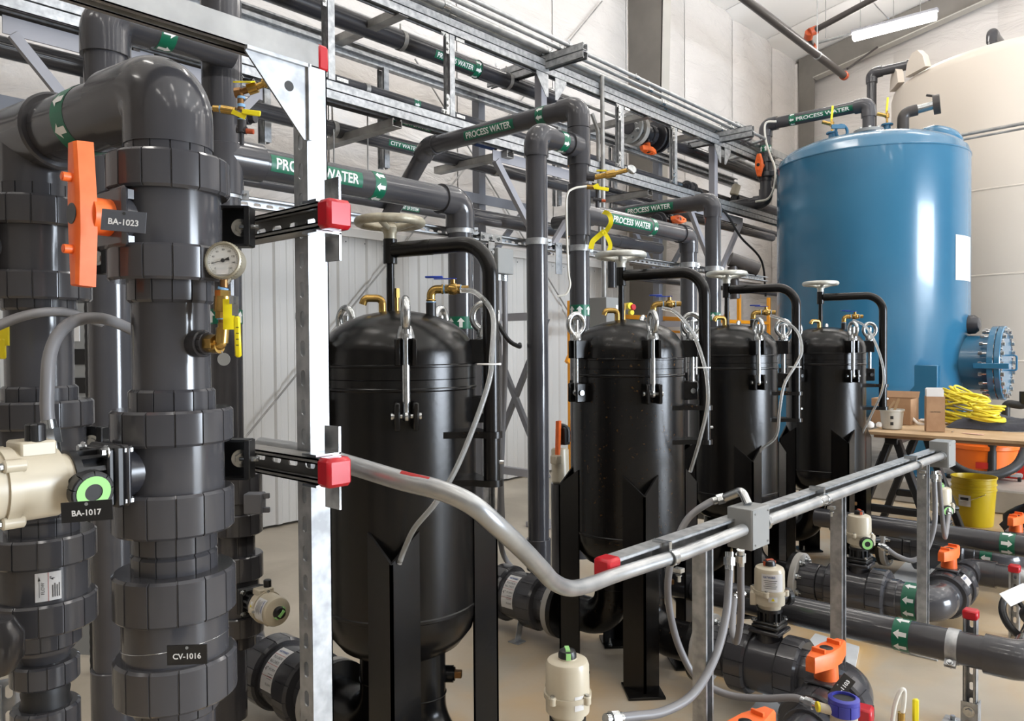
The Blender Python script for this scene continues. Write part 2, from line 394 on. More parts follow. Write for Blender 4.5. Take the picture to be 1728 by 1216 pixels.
def arrow_band(parent, o, t, R, width=0.055, rev=False, count=7):
    t = V(t).normalized(); n = toward(o, t); o = V(o)
    g = MB(); g.lathe(fr(o-t*width/2, t), [(R+.0006, 0), (R+.0006, width)], 36, caps=False)
    b = obj('marker_band', g, 'green', parent)
    a = MB(); sg = -1 if rev else 1; step = 2*math.pi*R/count; sz = min(width*0.8, step*1.0)
    for k in range(count):
        y0 = k*step
        q = [wrap(o, t, n, R+.0014, sg*x*sz, y0+y*sz*1.1) for x, y in ARW]
        if sg < 0: q = q[::-1]
        a.add(q, [(0, 1, 5, 6), (1, 2, 3), (1, 3, 5), (3, 4, 5)] if sg > 0 else [(5, 4, 3, 2), (3, 2, 1), (3, 1, 0)][:0] + [tuple(range(7))])
    obj('arrow', a, 'white', b)
    return b
def marker(parent, o, t, R, s='PROCESS WATER', L=0.3, H=0.036, up=0.15):
    """green vinyl label with white words read along t"""
    t = V(t).normalized(); n = toward(o, t, up); o = V(o)
    g = MB(); wrap_rect(g, o, t, n, R+.0008, L, H); b = obj('marker_label', g, 'green', parent)
    a = MB(); wrap_text(a, s, o, t, n, R+.0018, H*0.66, L*0.90, 0.02); obj('lettering', a, 'white', b)
    return b
# ================================================================== SETTING
WY, EX, NX, SY, EAVE = 5.4, 14.0, -5.0, -8.9, 6.5
RIDGE_Y = -1.75
def roofz(y): return EAVE + 0.2*((WY-y) if y > RIDGE_Y else (WY-RIDGE_Y)-(RIDGE_Y-y))
b = MB(); b.box(T((EX+NX)/2, (WY+SY)/2, -0.1), EX-NX+1, WY-SY+1, 0.2); struct('floor', b, 'floor')
b = MB(); b.box(T((EX+NX)/2, WY+0.15, EAVE/2), EX-NX, 0.1, EAVE+0.4); wall_back = struct('wall_back', b, 'vinyl')
gx = [NX-0.1, EX+0.1]
def prismX(x0, x1, poly):   # poly in (y,z), extruded along X
    m = Matrix(((0, 0, 1, x0), (1, 0, 0, 0), (0, 1, 0, 0), (0, 0, 0, 1))); q = MB(); q.prism(m, poly, x1-x0); return q
gable = [(SY, 0), (WY+.1, 0), (WY+.1, roofz(WY)), (RIDGE_Y, roofz(RIDGE_Y)), (SY, roofz(SY))]
wall_end = struct('wall_end', prismX(EX, EX+0.15, gable), 'vinyl')
struct('wall_near', prismX(NX-0.15, NX, gable), 'unseenwall')
# the long wall with the open overhead door
b = MB()
for x0, x1, z0, z1 in ((NX, 4.2, 0, EAVE), (8.4, EX, 0, EAVE), (4.2, 8.4, 3.45, EAVE)):
    b.box(T((x0+x1)/2, SY-0.1, (z0+z1)/2), x1-x0, 0.2, z1-z0)
struct('wall_front', b, 'unseenwall')
# ceiling: insulation facing in sheets between purlin lines
ceil = MB(); ceil.add([(NX, WY, roofz(WY)+.12), (EX, WY, roofz(WY)+.12), (EX, RIDGE_Y, roofz(RIDGE_Y)+.12), (NX, RIDGE_Y, roofz(RIDGE_Y)+.12),
          (EX, SY, roofz(SY)+.12), (NX, SY, roofz(SY)+.12)], [(0, 1, 2, 3), (3, 2, 4, 5)])
ceiling = struct('ceiling', ceil, 'ceilvinyl')
def bulge(p00, du, dv, n, amp=0.05, k=8):
    """slightly pillowed sheet"""
    q = MB(); vs = []; fs = []
    for i in range(k+1):
        for j in range(3):
            u = i/k; vs.append(V(p00)+V(du)*u+V(dv)*(j/2)+V(n)*(amp*(1-(2*u-1)**4)))
    for i in range(k):
        for j in range(2): fs.append((i*3+j, i*3+j+1, i*3+j+4, i*3+j+3))
    return q.add(vs, fs)
x = 2.3
for i in range(8):
    x1 = x+1.5
    q = bulge((x+.006, WY-.0, 2.42), (1.488, 0, 0), (0, 0, EAVE-2.42), (0, -1, 0), 0.045); obj('insulation_sheet', q, 'vinyl', wall_back); x = x1
for x in (-0.7, .8):
    q = bulge((x+.006, WY, 2.42), (1.488, 0, 0), (0, 0, EAVE-2.42), (0, -1, 0), 0.045); obj('insulation_sheet', q, 'vinyl', wall_back)
for i in range(6):
    y = 5.3-i*1.5
    q = bulge((EX, y-.006, 0.0), (0, -1.488, 0), (0, 0, roofz(y-.7)-.0), (-1, 0, 0), 0.04); obj('insulation_sheet', q, 'vinyl', wall_end)
for i in range(6):
    for j in range(3):
        x0 = 5.0+i*1.5; y0 = WY-j*1.6
        q = bulge((x0+.006, y0, roofz(y0)), (1.488, 0, 0), (0, -1.59, 0.318), (0, 0, -1), 0.04); obj('insulation_sheet', q, 'ceilvinyl', ceiling)
# ribbed liner panels below 2.36 m, each sheet 0.9 m wide
def liner_sheet(x0, wd=0.9, z1=2.36):
    pf = [(0, 0)]
    for k in range(3):
        a = k*wd/3
        pf += [(a+.05, 0), (a+.065, .018), (a+.10, .018), (a+.115, 0), (a+.17, 0), (a+.175, .004), (a+.19, .004), (a+.195, 0), (a+.235, 0), (a+.24, .004), (a+.255, .004), (a+.26, 0)]
    pf.append((wd-.001, 0)); q = MB(); n = len(pf); vs = []
    for z in (0.02, z1):
        vs += [(x0+u, WY-.02-d, z) for u, d in pf]
    q.add(vs, [(i, i+1, n+i+1, n+i) for i in range(n-1)])
    return q
for i in range(10): obj('liner_panel', liner_sheet(.2+.9*i), 'liner', wall_back)
b = MB(); b.box(T(4.6, WY-.04, 2.385), 9.4, .07, .06, .004); b.box(T(4.6, WY-.075, 2.365), 9.4, .006, .05); struct('trim_1', b, 'liner')
b = MB()
for k in range(46): b.bolt((.33+.2*k, WY-.043, 2.30), (0, -1, 0), .004, .004)
st = obj('screw', b, 'zinc', wall_back); st['kind'] = 'stuff'
# steel frame column, tapered: web, near flange, back flange
def steel_column(Xc, y_in_top, y_in_bot, wflange, name, label, ztop=EAVE+.1):
    c = thing(name, label, 'column', (Xc, WY, 0))
    m = Matrix(((0, 0, 1, Xc-.006), (1, 0, 0, 0), (0, 1, 0, 0), (0, 0, 0, 1)))
    q = MB(); q.prism(m, [(WY-.02, 0), (WY-.02, ztop), (y_in_top, ztop), (y_in_bot, 0)], .012); obj('web', q, 'frame', c)
    q = MB(); q.add([(Xc-.006, y_in_bot, 0), (Xc+wflange, y_in_bot, 0), (Xc+wflange, y_in_top, ztop), (Xc-.006, y_in_top, ztop),
                     (Xc-.006, y_in_bot+.012, 0), (Xc+wflange, y_in_bot+.012, 0), (Xc+wflange, y_in_top+.012, ztop), (Xc-.006, y_in_top+.012, ztop)],
                    [(0, 1, 2, 3), (4, 7, 6, 5), (0, 4, 5, 1), (3, 2, 6, 7), (1, 5, 6, 2), (0, 3, 7, 4)]); obj('flange', q, 'flangelight', c)
    return c
steel_column(8.33, 4.86, 5.02, .19, 'steel_column', 'wide taupe building column rising behind the pipe rack')
# corner frame on the end wall with its sloping rafter
fx = EX-.32
c = thing('building_frame', 'taupe corner column and sloping rafter along the end wall', 'frame', (fx, WY, 0))
m = Matrix(((0, 0, 1, fx), (1, 0, 0, 0), (0, 1, 0, 0), (0, 0, 0, 1)))
q = MB(); q.prism(m, [(5.28, 0), (5.28, roofz(5.28)-.05), (5.0, roofz(5.0)-.05), (5.05, 0)], .02); obj('column', q, 'frame', c)
q = MB(); q.prism(m @ T(0, 0, -.004), [(5.28, roofz(5.28)-.06), (RIDGE_Y, roofz(RIDGE_Y)-.10), (RIDGE_Y, roofz(RIDGE_Y)-.40), (4.98, roofz(4.98)-.50)], .02); obj('rafter', q, 'frame', c)
q = MB(); q.prism(m @ T(0, 0, -.08), [(5.0, roofz(5.0)-.52), (5.0, roofz(5.0)-.50), (RIDGE_Y, roofz(RIDGE_Y)-.40), (RIDGE_Y, roofz(RIDGE_Y)-.42)], .18); obj('rafter_flange', q, 'flangelight', c)
q = MB(); q.box(T(fx+.15, 5.33, 3.2), .3, .05, 6.4); obj('corner_flashing', q, 'vinyl', c)
# bracing rods on the long wall
for a, bb, lab in (((1016, 2), (408, 745), 'long thin brace rod falling leftward across the wall panels'), ((700, 99), (1002, 596), 'thin brace rod falling rightward behind the pipe rack')):
    p0 = PY(*a, WY-.09); p1 = PY(*bb, WY-.09); q = MB(); q.tube([p0, p1], .008, 8); single('brace_rod', q, 'galv_dull', lab, 'rod')
# raised concrete pad under the big tanks
b = MB(); b.box(T(10.6, .3, .1), 6.5, 8.6, .2, .015); struct('trim_2', b, 'pad')
for k, poly in enumerate(([(1196, 1216+60), (1376, 1068), (1450, 1090), (1410, 1216+80)], [(1478, 1000), (1562, 912), (1640, 930), (1600, 1010)])):
    pts = [PZ(*p, .012) for p in poly]; q = MB(); q.prism(T(0, 0, .001), [(p.x, p.y) for p in pts], .011)
    single('floor_plate', q, 'whiteplate', ['white slab on the floor under the nearest actuated valve', 'white slab on the floor below the middle actuated valve'][k], 'slab')

# ceiling light fixtures
def fixture(x, y, seen=False):
    z = 6.12 if y > -5.5 else 5.9
    lab = 'long lit fluorescent fixture hanging under the sloping rafter' if seen else 'unseen fluorescent fixture hung from the ceiling, in a set partly added for brightness'
    t = thing('ceiling_light', lab, 'light', (x, y, z), 'fluorescent fixtures hung from the roof' if not seen else None)
    q = MB(); q.box(T(x, y, z+.075), .05, 1.24, .05, .008); obj('housing', q, 'paintgrey', t)
    q = MB(); q.cyl(fr((x, y-.6, z), (0, 1, 0)), .055, 1.2, 16, c=.012); obj('lens', q, 'lens', t)
    for dy in (-.5, .5):
        q = MB(); q.tube([(x, y+dy, z+.08), (x, y+dy, roofz(y+dy)+.08)], .003, 6); obj('hanger_wire', q, 'galv_dull', t)
    return t
LX = 11.9
p0 = PX(1440, 58, LX); p1 = PX(1580, 32, LX)
t = thing('ceiling_light', 'long lit fluorescent fixture hanging below the sloping rafter', 'light', (LX, (p0.y+p1.y)/2, p0.z))
yc, zc, LL = (p0.y+p1.y)/2, (p0.z+p1.z)/2+.0, abs(p0.y-p1.y)
q = MB(); q.cyl(fr((LX, yc-LL/2, zc), (0, 1, 0)), .062, LL, 20, c=.012); obj('lens', q, 'lens', t)
q = MB(); q.box(T(LX, yc, zc+.080), .09, LL+.05, .045, .008); obj('housing', q, 'paintgrey', t)
q = MB(); q.tube([(LX, yc+LL/2, zc+.06), (LX, yc+LL/2+.5, zc+.06)], .022, 10); obj('conduit', q, 'emt', t)
for dy in (-.35, .0, .45, LL/2+.4):
    q = MB(); q.tube([(LX, yc+dy, zc+.1), (LX, yc+dy, roofz(yc+dy)+.1)], .004, 6); obj('hanger_wire', q, 'galv_dull', t)
for x in (-3.2, 0.2, 3.6, 7.0):
    for y in (3.2, .6, -2.0, -4.6, -7.2): fixture(x, y)
for y in (-1.5, -4.2, -7.0): fixture(10.8, y)
for x, y in ((13.0, -.6), (13.0, -3.2), (9.6, 3.2), (9.4, 1.0)): fixture(x, y)  # extra unseen fixtures, added to brighten the ceiling and the right-hand wall

# sprinkler main and branch
t0_ = t = thing('sprinkler_main', 'dark sprinkler pipe slanting down from the top edge to a grooved cap', 'pipe', (11, 4, 5.5))
a = PY(1425, 128, 4.0); z = a.z; q = MB(); q.tube([(6.5, 4.0, z+.02), (a.x, 4.0, z)], .054, 20); obj('pipe', q, 'sprink', t)
q = MB(); q.cyl(fr((a.x-.05, 4.0, z), (1, 0, 0)), .066, .07, 20, c=.008); obj('end_cap', q, 'redcoup', t)
q = MB(); q.lathe(fr((a.x-1.15, 4.0, z), (1, 0, 0)), [(.056, 0), (.059, 0), (.059, .03), (.056, .03)], 20); q.tube([(a.x-1.13, 4, z+.05), (a.x-1.13, 4, z+.95)], .006, 6); obj('hanger', q, 'emt', t)
t = thing('sprinkler_branch', 'dark sprinkler branch pipe with orange-red grooved elbow couplings', 'pipe', (11, 4, 5.5))
pa, pb, pc, pd = P(1478, -4, 10.2), P(1373, 52, 11.0), P(1366, 66, 11.1), P(1372, 84, 11.3)
q = MB(); q.tube([pa, pb], .042, 16); obj('pipe', q, 'sprink', t)
q = MB(); q.tube([pc, pd], .04, 14); obj('nipple', q, 'sprink', t)
for a, bb in ((P(1378, 50, 11), P(1366, 55, 11)), (P(1366, 54, 11), P(1364, 64, 11.1)), (P(1369, 78, 11.2), P(1373, 86, 11.3))):
    q = MB(); q.tube([a, bb], .062, 16); obj('coupling', q, 'redcoup', t)
a = PX(1490, 92, EX-.3)
q = MB(); q.tube([P(1430, 116, 12.2), P(1480, 80, 12.6)], .018, 8); obj('brace_rod', q, 'sprink', t0_)

# ================================================================== PIPE HELPERS
def ring_at(mb, o, ax, R, wd, th=.003): mb.lathe(fr(V(o)-V(ax).normalized()*wd/2, ax), [(R, 0), (R+th, 0), (R+th, wd), (R, wd)], 28, caps=False)
def pvc_run(name, label, pts, r=.057, cat='pipe', mt='pvc', fit=1.16, ends=(0, 0), group=None, couplings=()):
    """straight pipe parts joined by socket elbows; returns the thing"""
    pts = [V(p) for p in pts]; t = thing(name, label, cat, pts[0], group); R = r*fit; n = len(pts)
    trim = [0]*n
    for i in range(1, n-1):
        a = (pts[i-1]-pts[i]).normalized(); c = (pts[i+1]-pts[i]).normalized(); ang = a.angle(c)
        leg = r*(2.15 if ang < 2.0 else 1.55); trim[i] = leg
        br = R*1.12 if ang < 2.0 else R*1.6
        q = MB(); path = bend([pts[i]+a*leg, pts[i], pts[i+1]*0+pts[i]+c*leg], br, 12); q.tube(path, R, 32)
        obj('elbow', q, mt, t)
    for i in range(n-1):
        d = (pts[i+1]-pts[i]).normalized(); a = pts[i]+d*max(0, trim[i]-.01); c = pts[i+1]-d*max(0, trim[i+1]-.01)
        if (c-a).dot(d) > .005:
            q = MB(); q.tube([a, c], r, 32); obj('pipe', q, mt, t)
    for (o, ax, L) in couplings:
        q = MB(); q.cyl(fr(V(o)-V(ax).normalized()*L/2, ax), R, L, 32, c=.002); obj('coupling', q, mt, t)
    return t
def pipe_clamp(o, ax, R, side, label, parent=None, m='galv', wd=.032, group=None):
    """band clamp around a pipe with ears and a bolt towards side"""
    ax = V(ax).normalized(); s = V(side); s = (s-ax*s.dot(ax)).normalized()
    t = thing('pipe_clamp', label, 'clamp', o, group)
    q = MB(); q.lathe(fr(V(o)-ax*wd/2, ax), [(R, 0), (R+.004, 0), (R+.004, wd), (R, wd)], 32, caps=False); obj('band', q, m, t)
    k = ax.cross(s); q = MB(); c = V(o)+s*(R+.012)
    for sg in (-1, 1): q.box(fr(c+k*(sg*.006), k, s), .028, wd, .003)
    obj('ear', q, m, t); q = MB(); q.bolt(c+k*.010+s*.004, k, .007, .007); q.cyl(fr(c-k*.022+s*.004, k), .004, .03, 10); obj('bolt', q, 'zinc', t); return t
def flange(t, o, ax, R, th, r_in, mt='lightgrey', nb=8, mb='zinc', bl=.02):
    ax = V(ax).normalized(); q = MB(); q.lathe(fr(o, ax), [(r_in, 0), (R-.002, 0), (R, .002), (R, th-.002), (R-.002, th), (r_in, th), (r_in, 0)], 40, caps=False); f = obj('flange', q, mt, t)
    m = fr(o, ax)
    for k in range(nb):
        a = 2*math.pi*(k+.5)/nb; p = m @ V(((R+r_in)*.5*math.cos(a), (R+r_in)*.5*math.sin(a), th)); q = MB(); q.bolt(p, ax, R*.092, R*.10); q.cyl(fr(p, ax), R*.05, R*.19, 8); obj('bolt', q, mb, f)
    return f
# ------------------------------------------------------------------ true union ball valve
def valve(name, label, o, ax, hd, s=1.0, top='handle', along=None, mt='pvc', group=None, cat='valve', conn=(True, True), bigbody=False, padok=True):
    """axis ax through o; handle or actuator points along hd"""
    ax = V(ax).normalized(); hd = V(hd); hd = (hd-ax*hd.dot(ax)).normalized(); o = V(o)
    t = thing(name, label, cat, o, group); m = fr(o, ax, hd)
    q = MB(); rb = .076 if not bigbody else .079; q.lathe(m, [(rb*s*.9, -.045*s), (rb*s, -.043*s), (rb*s, .043*s), (rb*s*.9, .045*s)], 40); obj('body', q, mt, t)
    for sg in (-1, 1):
        z0 = .040*s if sg > 0 else -.098*s; q = MB(); q.rib(m, .0895*s, .058*s, 14, .0022*s, .006*s, z0); obj('union_nut', q, mt, t)
        if conn[0 if sg < 0 else 1]:
            z0 = .092*s if sg > 0 else -.132*s; q = MB(); q.rib(m, .0635*s, .040*s, 14, .0015*s, .002*s, z0); obj('end_connector', q, mt, t)
    al = V(along) if along is not None else ax; al = (al-hd*al.dot(hd)).normalized()
    if top == 'none': return t
    k = hd.cross(ax)
    def at(h): return o+hd*(h*s)
    if padok:
        q = MB(); q.cyl(fr(at(.06), hd), .034*s, .032*s, 20); q.box(fr(at(.092), hd, ax), .088*s, .088*s, .011*s, .004*s)
        for a in (-1, 1):
            for c in (-1, 1): q.box(fr(at(.085)+ax*(a*.03*s)+k*(c*.03*s), hd, ax), .012*s, .012*s, .02*s)
        obj('mounting_pad', q, mt, t)
    if top == 'handle':
        q = MB(); q.cyl(fr(at(.097), hd), .030*s, .045*s, 24, r2=.027*s); mh = fr(at(.136), hd, al)
        hs = s if s < 1.2 else s*.80
        L, W = .108*hs, .036*hs
        out = [(-L, -W*.42), (-L*.28, -W), (L*.28, -W), (L, -W*.42), (L, W*.42), (L*.28, W), (-L*.28, W), (-L, W*.42)]
        top_ = [(x*.96, y*.82) for x, y in out]; n = len(out)
        vs = [mh @ V((x, y, 0.0)) for x, y in out]+[mh @ V((x, y, .030*s)) for x, y in out]+[mh @ V((x, y, .038*s)) for x, y in top_]
        fs = [tuple(reversed(range(n))), tuple(range(2*n, 3*n))]
        for b0 in (0, n): fs += [(b0+i, b0+(i+1) % n, b0+n+(i+1) % n, b0+n+i) for i in range(n)]
        q.add(vs, fs)
        for sx in (-1, 1): q.cyl(mh @ T(sx*L*.48, 0, .036*s), .0065*s, .016*s, 14) if s < 1.2 and abs(hd.z) < .5 else q.box(mh @ T(sx*L*.48, 0, .042*s), .008*s, .034*s, .012*s, .001)
        h = obj('handle', q, 'orange', t)
        q = MB(); q.lathe(mh @ T(0, 0, .0378*s), [(.0001, .0008), (.016*s, .0008), (.017*s, 0)], 24, caps=False); obj('cap', q, 'plastic', h)
    return t
def actuator(name, label, base, hd, s=1.0, knob_dir=None, gland_dir=None, lab_dir=None, lit='green', group=None, L=.13, kz=None):
    """cream electric actuator: base is the mounting pad centre, hd its axis"""
    hd = V(hd).normalized(); base = V(base); t = thing(name, label, 'actuator', base, group)
    kd = V(knob_dir) if knob_dir is not None else hd.orthogonal(); kd = (kd-hd*kd.dot(hd)).normalized()
    m = fr(base, hd, kd); r = .052*s
    mq = fr(base, hd, (1, 0, 0) if abs(hd.z) > .7 else (0, 0, 1))
    q = MB(); q.box(mq @ T(0, 0, .008*s), .092*s, .092*s, .014*s, .004*s); q.box(mq @ T(0, 0, .02*s), .086*s, .086*s, .01*s, .003*s)
    for k in range(12):
        a = 2*math.pi*k/12; q.box(fr(m @ V((.034*s*math.cos(a), .034*s*math.sin(a), .043*s)), hd, (m @ V((math.cos(a), math.sin(a), 0)))-base), .012*s, .007*s, .04*s)
    q.cyl(m, .031*s, .06*s, 20); q.cyl(m, .042*s, .01*s, 24, z0=.056*s); obj('mounting_bracket', q, 'plastic', t)
    for a in (-1, 1):
        for c in (-1, 1):
            q = MB(); q.bolt(mq @ V((a*.038*s, c*.038*s, .024*s)), hd, .0065*s, .008*s); q.cyl(mq @ T(a*.038*s, c*.038*s, -.012*s), .0055*s, .012*s, 6); obj('bolt', q, 'zinc', t)
    z = .066*s; LL = L*s
    q = MB(); q.lathe(m, [(r*.72, z), (r*.74, z+.012*s), (r*.96, z+.016*s), (r*.97, z+LL*.36), (r*1.05, z+LL*.36), (r*1.05, z+LL*.44), (r*.97, z+LL*.44), (r*.95, z+LL*.9), (r*.88, z+LL*.97), (r*.74, z+LL)], 40)
    for k in range(4):
        a = math.pi/4+math.pi/2*k; c = m @ V((r*1.06*math.cos(a), r*1.06*math.sin(a), z+LL*.33)); q.cyl(fr(c, hd), .009*s, LL*.14, 12, c=.002*s)
    q.cyl(m @ T(0, 0, z+LL-.002*s), .022*s, .005*s, 24); obj('housing', q, 'cream', t)
    for k in range(4):
        a = math.pi/4+math.pi/2*k; c = m @ V((r*1.06*math.cos(a), r*1.06*math.sin(a), z+LL*.47)); q = MB(); q.cyl(fr(c, hd), .005*s, .004*s, 6); obj('screw', q, 'zinc', t)
    q = MB(); q.lathe(m, [(.021*s, z+LL+.002*s), (.021*s, z+LL+.010*s), (.018*s, z+LL+.018*s), (.006*s, z+LL+.022*s), (0.0001, z+LL+.022*s)], 24); ind = obj('position_indicator', q, 'plastic', t)
    q = MB(); q.box(m @ T(0, 0, z+LL+.010*s), .0435*s, .011*s, .014*s); q.box(m @ T(0, 0, z+LL+.0215*s), .026*s, .010*s, .004*s); obj('indicator_window', q, 'glow' if lit == 'green' else 'redcoup', ind)
    if knob_dir is not None:
        kc = base+hd*(z+LL*.22 if kz is None else kz); q = MB(); q.cyl(fr(kc+kd*r*.8, kd), .02*s, .03*s, 20); q.rib(fr(kc+kd*(r*.8+.022*s), kd), .029*s, .018*s, 9, .004*s, .002*s); kb = obj('override_knob', q, 'plastic', t)
        q = MB(); q.lathe(fr(kc+kd*(r*.8+.0405*s), kd), [(.012*s, 0), (.012*s, .001), (.023*s, .001), (.023*s, 0)], 28, caps=False); obj('knob_ring', q, 'glow', kb)
    if gland_dir is not None:
        gd = V(gland_dir); gd = (gd-hd*gd.dot(hd)).normalized(); gc = base+hd*(z+LL*.22); q = MB(); q.box(fr(gc+gd*r*.98, gd, hd), .046*s, .056*s, .022*s, .003*s); obj('terminal_block', q, 'cream', t)
        k2 = gd.cross(hd)
        q = MB(); q.rib(fr(gc+gd*r*1.15+k2*.015*s+hd*.0*s, gd), .013*s, .026*s, 8, .002*s, .002*s); obj('cable_gland', q, 'plastic', t)
    if lab_dir is not None:
        n = V(lab_dir); n = (n-hd*n.dot(hd)).normalized(); oc = base+hd*(z+LL*.68); R = r*.975
        tr = hd.cross(n) if True else n
        q = MB(); wrapH(q, oc, hd, n, R+.0008, .075*s, LL*.42); lb = obj('label', q, 'label', t)
        a = MB(); u = tr
        textH(a, 'HAYWARD', oc+hd*(LL*.14), hd, n, R+.0018, .0085*s, .040*s, -.012*s); obj('lettering', a, 'blueink', lb)
        a = MB()
        for k in range(5): wrapH(a, oc+hd*(LL*(.06-.045*k)), hd, n, R+.0018, (.045-.006*(k % 3))*s, .0016*s, -.008*s)
        obj('fine_print', a, 'ink', lb)
        q = MB(); wrapH(q, oc-hd*LL*.36, hd, n, R*1.0+.0018, .03*s, LL*.17); l2 = obj('label', q, 'label', t)
        a = MB(); q0 = [(-.006, -.005), (.006, -.005), (0, .006)]; R2 = R+.0026; tt = hd.cross(n)
        pts = []
        for x, y in q0:
            th = x*s/R2; pts.append(oc-hd*LL*.38+hd*(y*s)+n*(R2*math.cos(th))+tt*(R2*math.sin(th)))
        a.add(pts, [(0, 1, 2)]); obj('warning_triangle', a, 'yellow', l2)
    return t
def wrapH(mb, o, hd, n, R, L, H, dx=0, k=8):
    """patch on an upright cylinder: width along the girth, height along hd"""
    tt = hd.cross(n); vs = []; fs = []
    for i in range(k+1):
        th = (-L/2+L*i/k+dx)/R
        d = n*(R*math.cos(th))+tt*(R*math.sin(th)); vs += [o+d-hd*H/2, o+d+hd*H/2]
    for i in range(k): fs.append((2*i, 2*i+2, 2*i+3, 2*i+1))
    return mb.add(vs, fs)
def textH(mb, s, o, hd, n, R, h, length=None, dx=0, bold=.02):
    vs, fs, w = text(s, bold); kx = h if length is None else length/w; tt = hd.cross(n)
    out = []
    for x, y in vs:
        th = (x*kx+dx)/R; out.append(o+hd*(y*h)+n*(R*math.cos(th))+tt*(R*math.sin(th)))
    return mb.add(out, fs)
def name_tag(label, s, c, rt, w_, h_, m='tag', wire=None, up=V((0, 0, 1)), edge=False):
    """engraved plastic tag with white letters"""
    rt = V(rt).normalized(); up = V(up); up = (up-rt*up.dot(rt)).normalized(); n = rt.cross(up); c = V(c)
    t = thing('valve_tag', label, 'tag', c)
    mm = Matrix(((rt.x, up.x, n.x, c.x), (rt.y, up.y, n.y, c.y), (rt.z, up.z, n.z, c.z), (0, 0, 0, 1)))
    q = MB(); q.box(mm, w_, h_, .002); pl = obj('plate', q, m, t)
    a = MB(); flat_text(a, s, mm, h_*.30, -w_*.74 if False else w_*.74, .025, .0016, 0, -h_*.06); obj('lettering', a, 'white', pl)
    q = MB(); q.cyl(mm @ T(0, h_*.36, .001), .0022, .0006, 12); obj('hole', q, 'ink' if m != 'tag' else 'boxgrey', pl)
    if wire: q = MB(); q.tube(smooth([mm @ V((0, h_*.36, .003))]+[V(p) for p in wire], 6), .0007, 6); obj('wire', q, 'zinc', t)
    return t
# ================================================================== PIPE RACK
RF, RB = 3.74, 4.40
FX = [-.42, .62, 1.611, 2.615, 3.57, 4.62, 5.596, 6.51, 7.47]
MAINX = (1.611, 4.62, 7.47)
zR1 = PY(911, 115, RF).z; zR3 = PY(556, 157, RF).z; zR2 = PY(740, 136, RB).z
ZARM = 1.4+(2.935-1.4)*1.406
SW = .058
rk = thing('pipe_rack', 'galvanised strut pipe rack on grey posts, two tiers deep, along the wall', 'rack', (4.6, 4.0, 0))
def ch(name, a, c, od, m='galv', par=rk, w=SW, d=.05, **k):
    q = MB(); q.channel(a, c, od, w=w, d=d, t=.004, lip=.013, **k); return obj(name, q, m, par)
XR0, XR1 = -1.6, 9.3
for zz, nm in ((zR1, 'top_rail'), (zR3, 'lower_rail')):
    ch(nm, (XR0, RF-.03, zz+.029), (XR1, RF-.03, zz+.029), (0, 0, 1)); ch(nm, (XR0, RF-.03, zz-.029), (XR1, RF-.03, zz-.029), (0, 0, -1))
ch('back_rail', (XR0, RB, zR2+.029), (XR1, RB, zR2+.029), (0, -1, 0)); ch('back_rail', (XR0, RB, zR2-.029), (XR1, RB, zR2-.029), (0, -1, 0))
for i, x in enumerate(FX):
    if x in MAINX: continue
    ch('hanger_post', (x, RF-.03, zR3+.058), (x, RF-.03, zR1-.058), (-1, 0, 0), slots=True)
    ch('hanger_post', (x, RB, 2.70), (x, RB, zR2-.058), (-1, 0, 0), slots=True, w=.075)
    for zz, s in ((zR3+.062, 1), (zR1-.062, -1)):
        q = MB(); q.prism(Matrix(((1, 0, 0, x), (0, 0, -1, RF-.058), (0, 1, 0, zz), (0, 0, 0, 1))), [(-.10, 0), (-.10, .024*s), (-.055, .024*s), (-.055, .13*s), (-.03, .13*s), (-.03, 0)], .004); br = obj('corner_bracket', q, 'zinc', rk)
        for dx, dz in ((-.085, .012), (-.062, .012), (-.042, .06), (-.042, .10)): q = MB(); q.bolt((x+dx, RF-.063, zz+dz*s), (0, -1, 0), .008, .008); obj('bolt', q, 'zinc', br)
        q = MB(); q.box(T(x+.075, RF-.060, zz+.010*s), .08, .004, .02); obj('corner_bracket', q, 'zinc', rk)
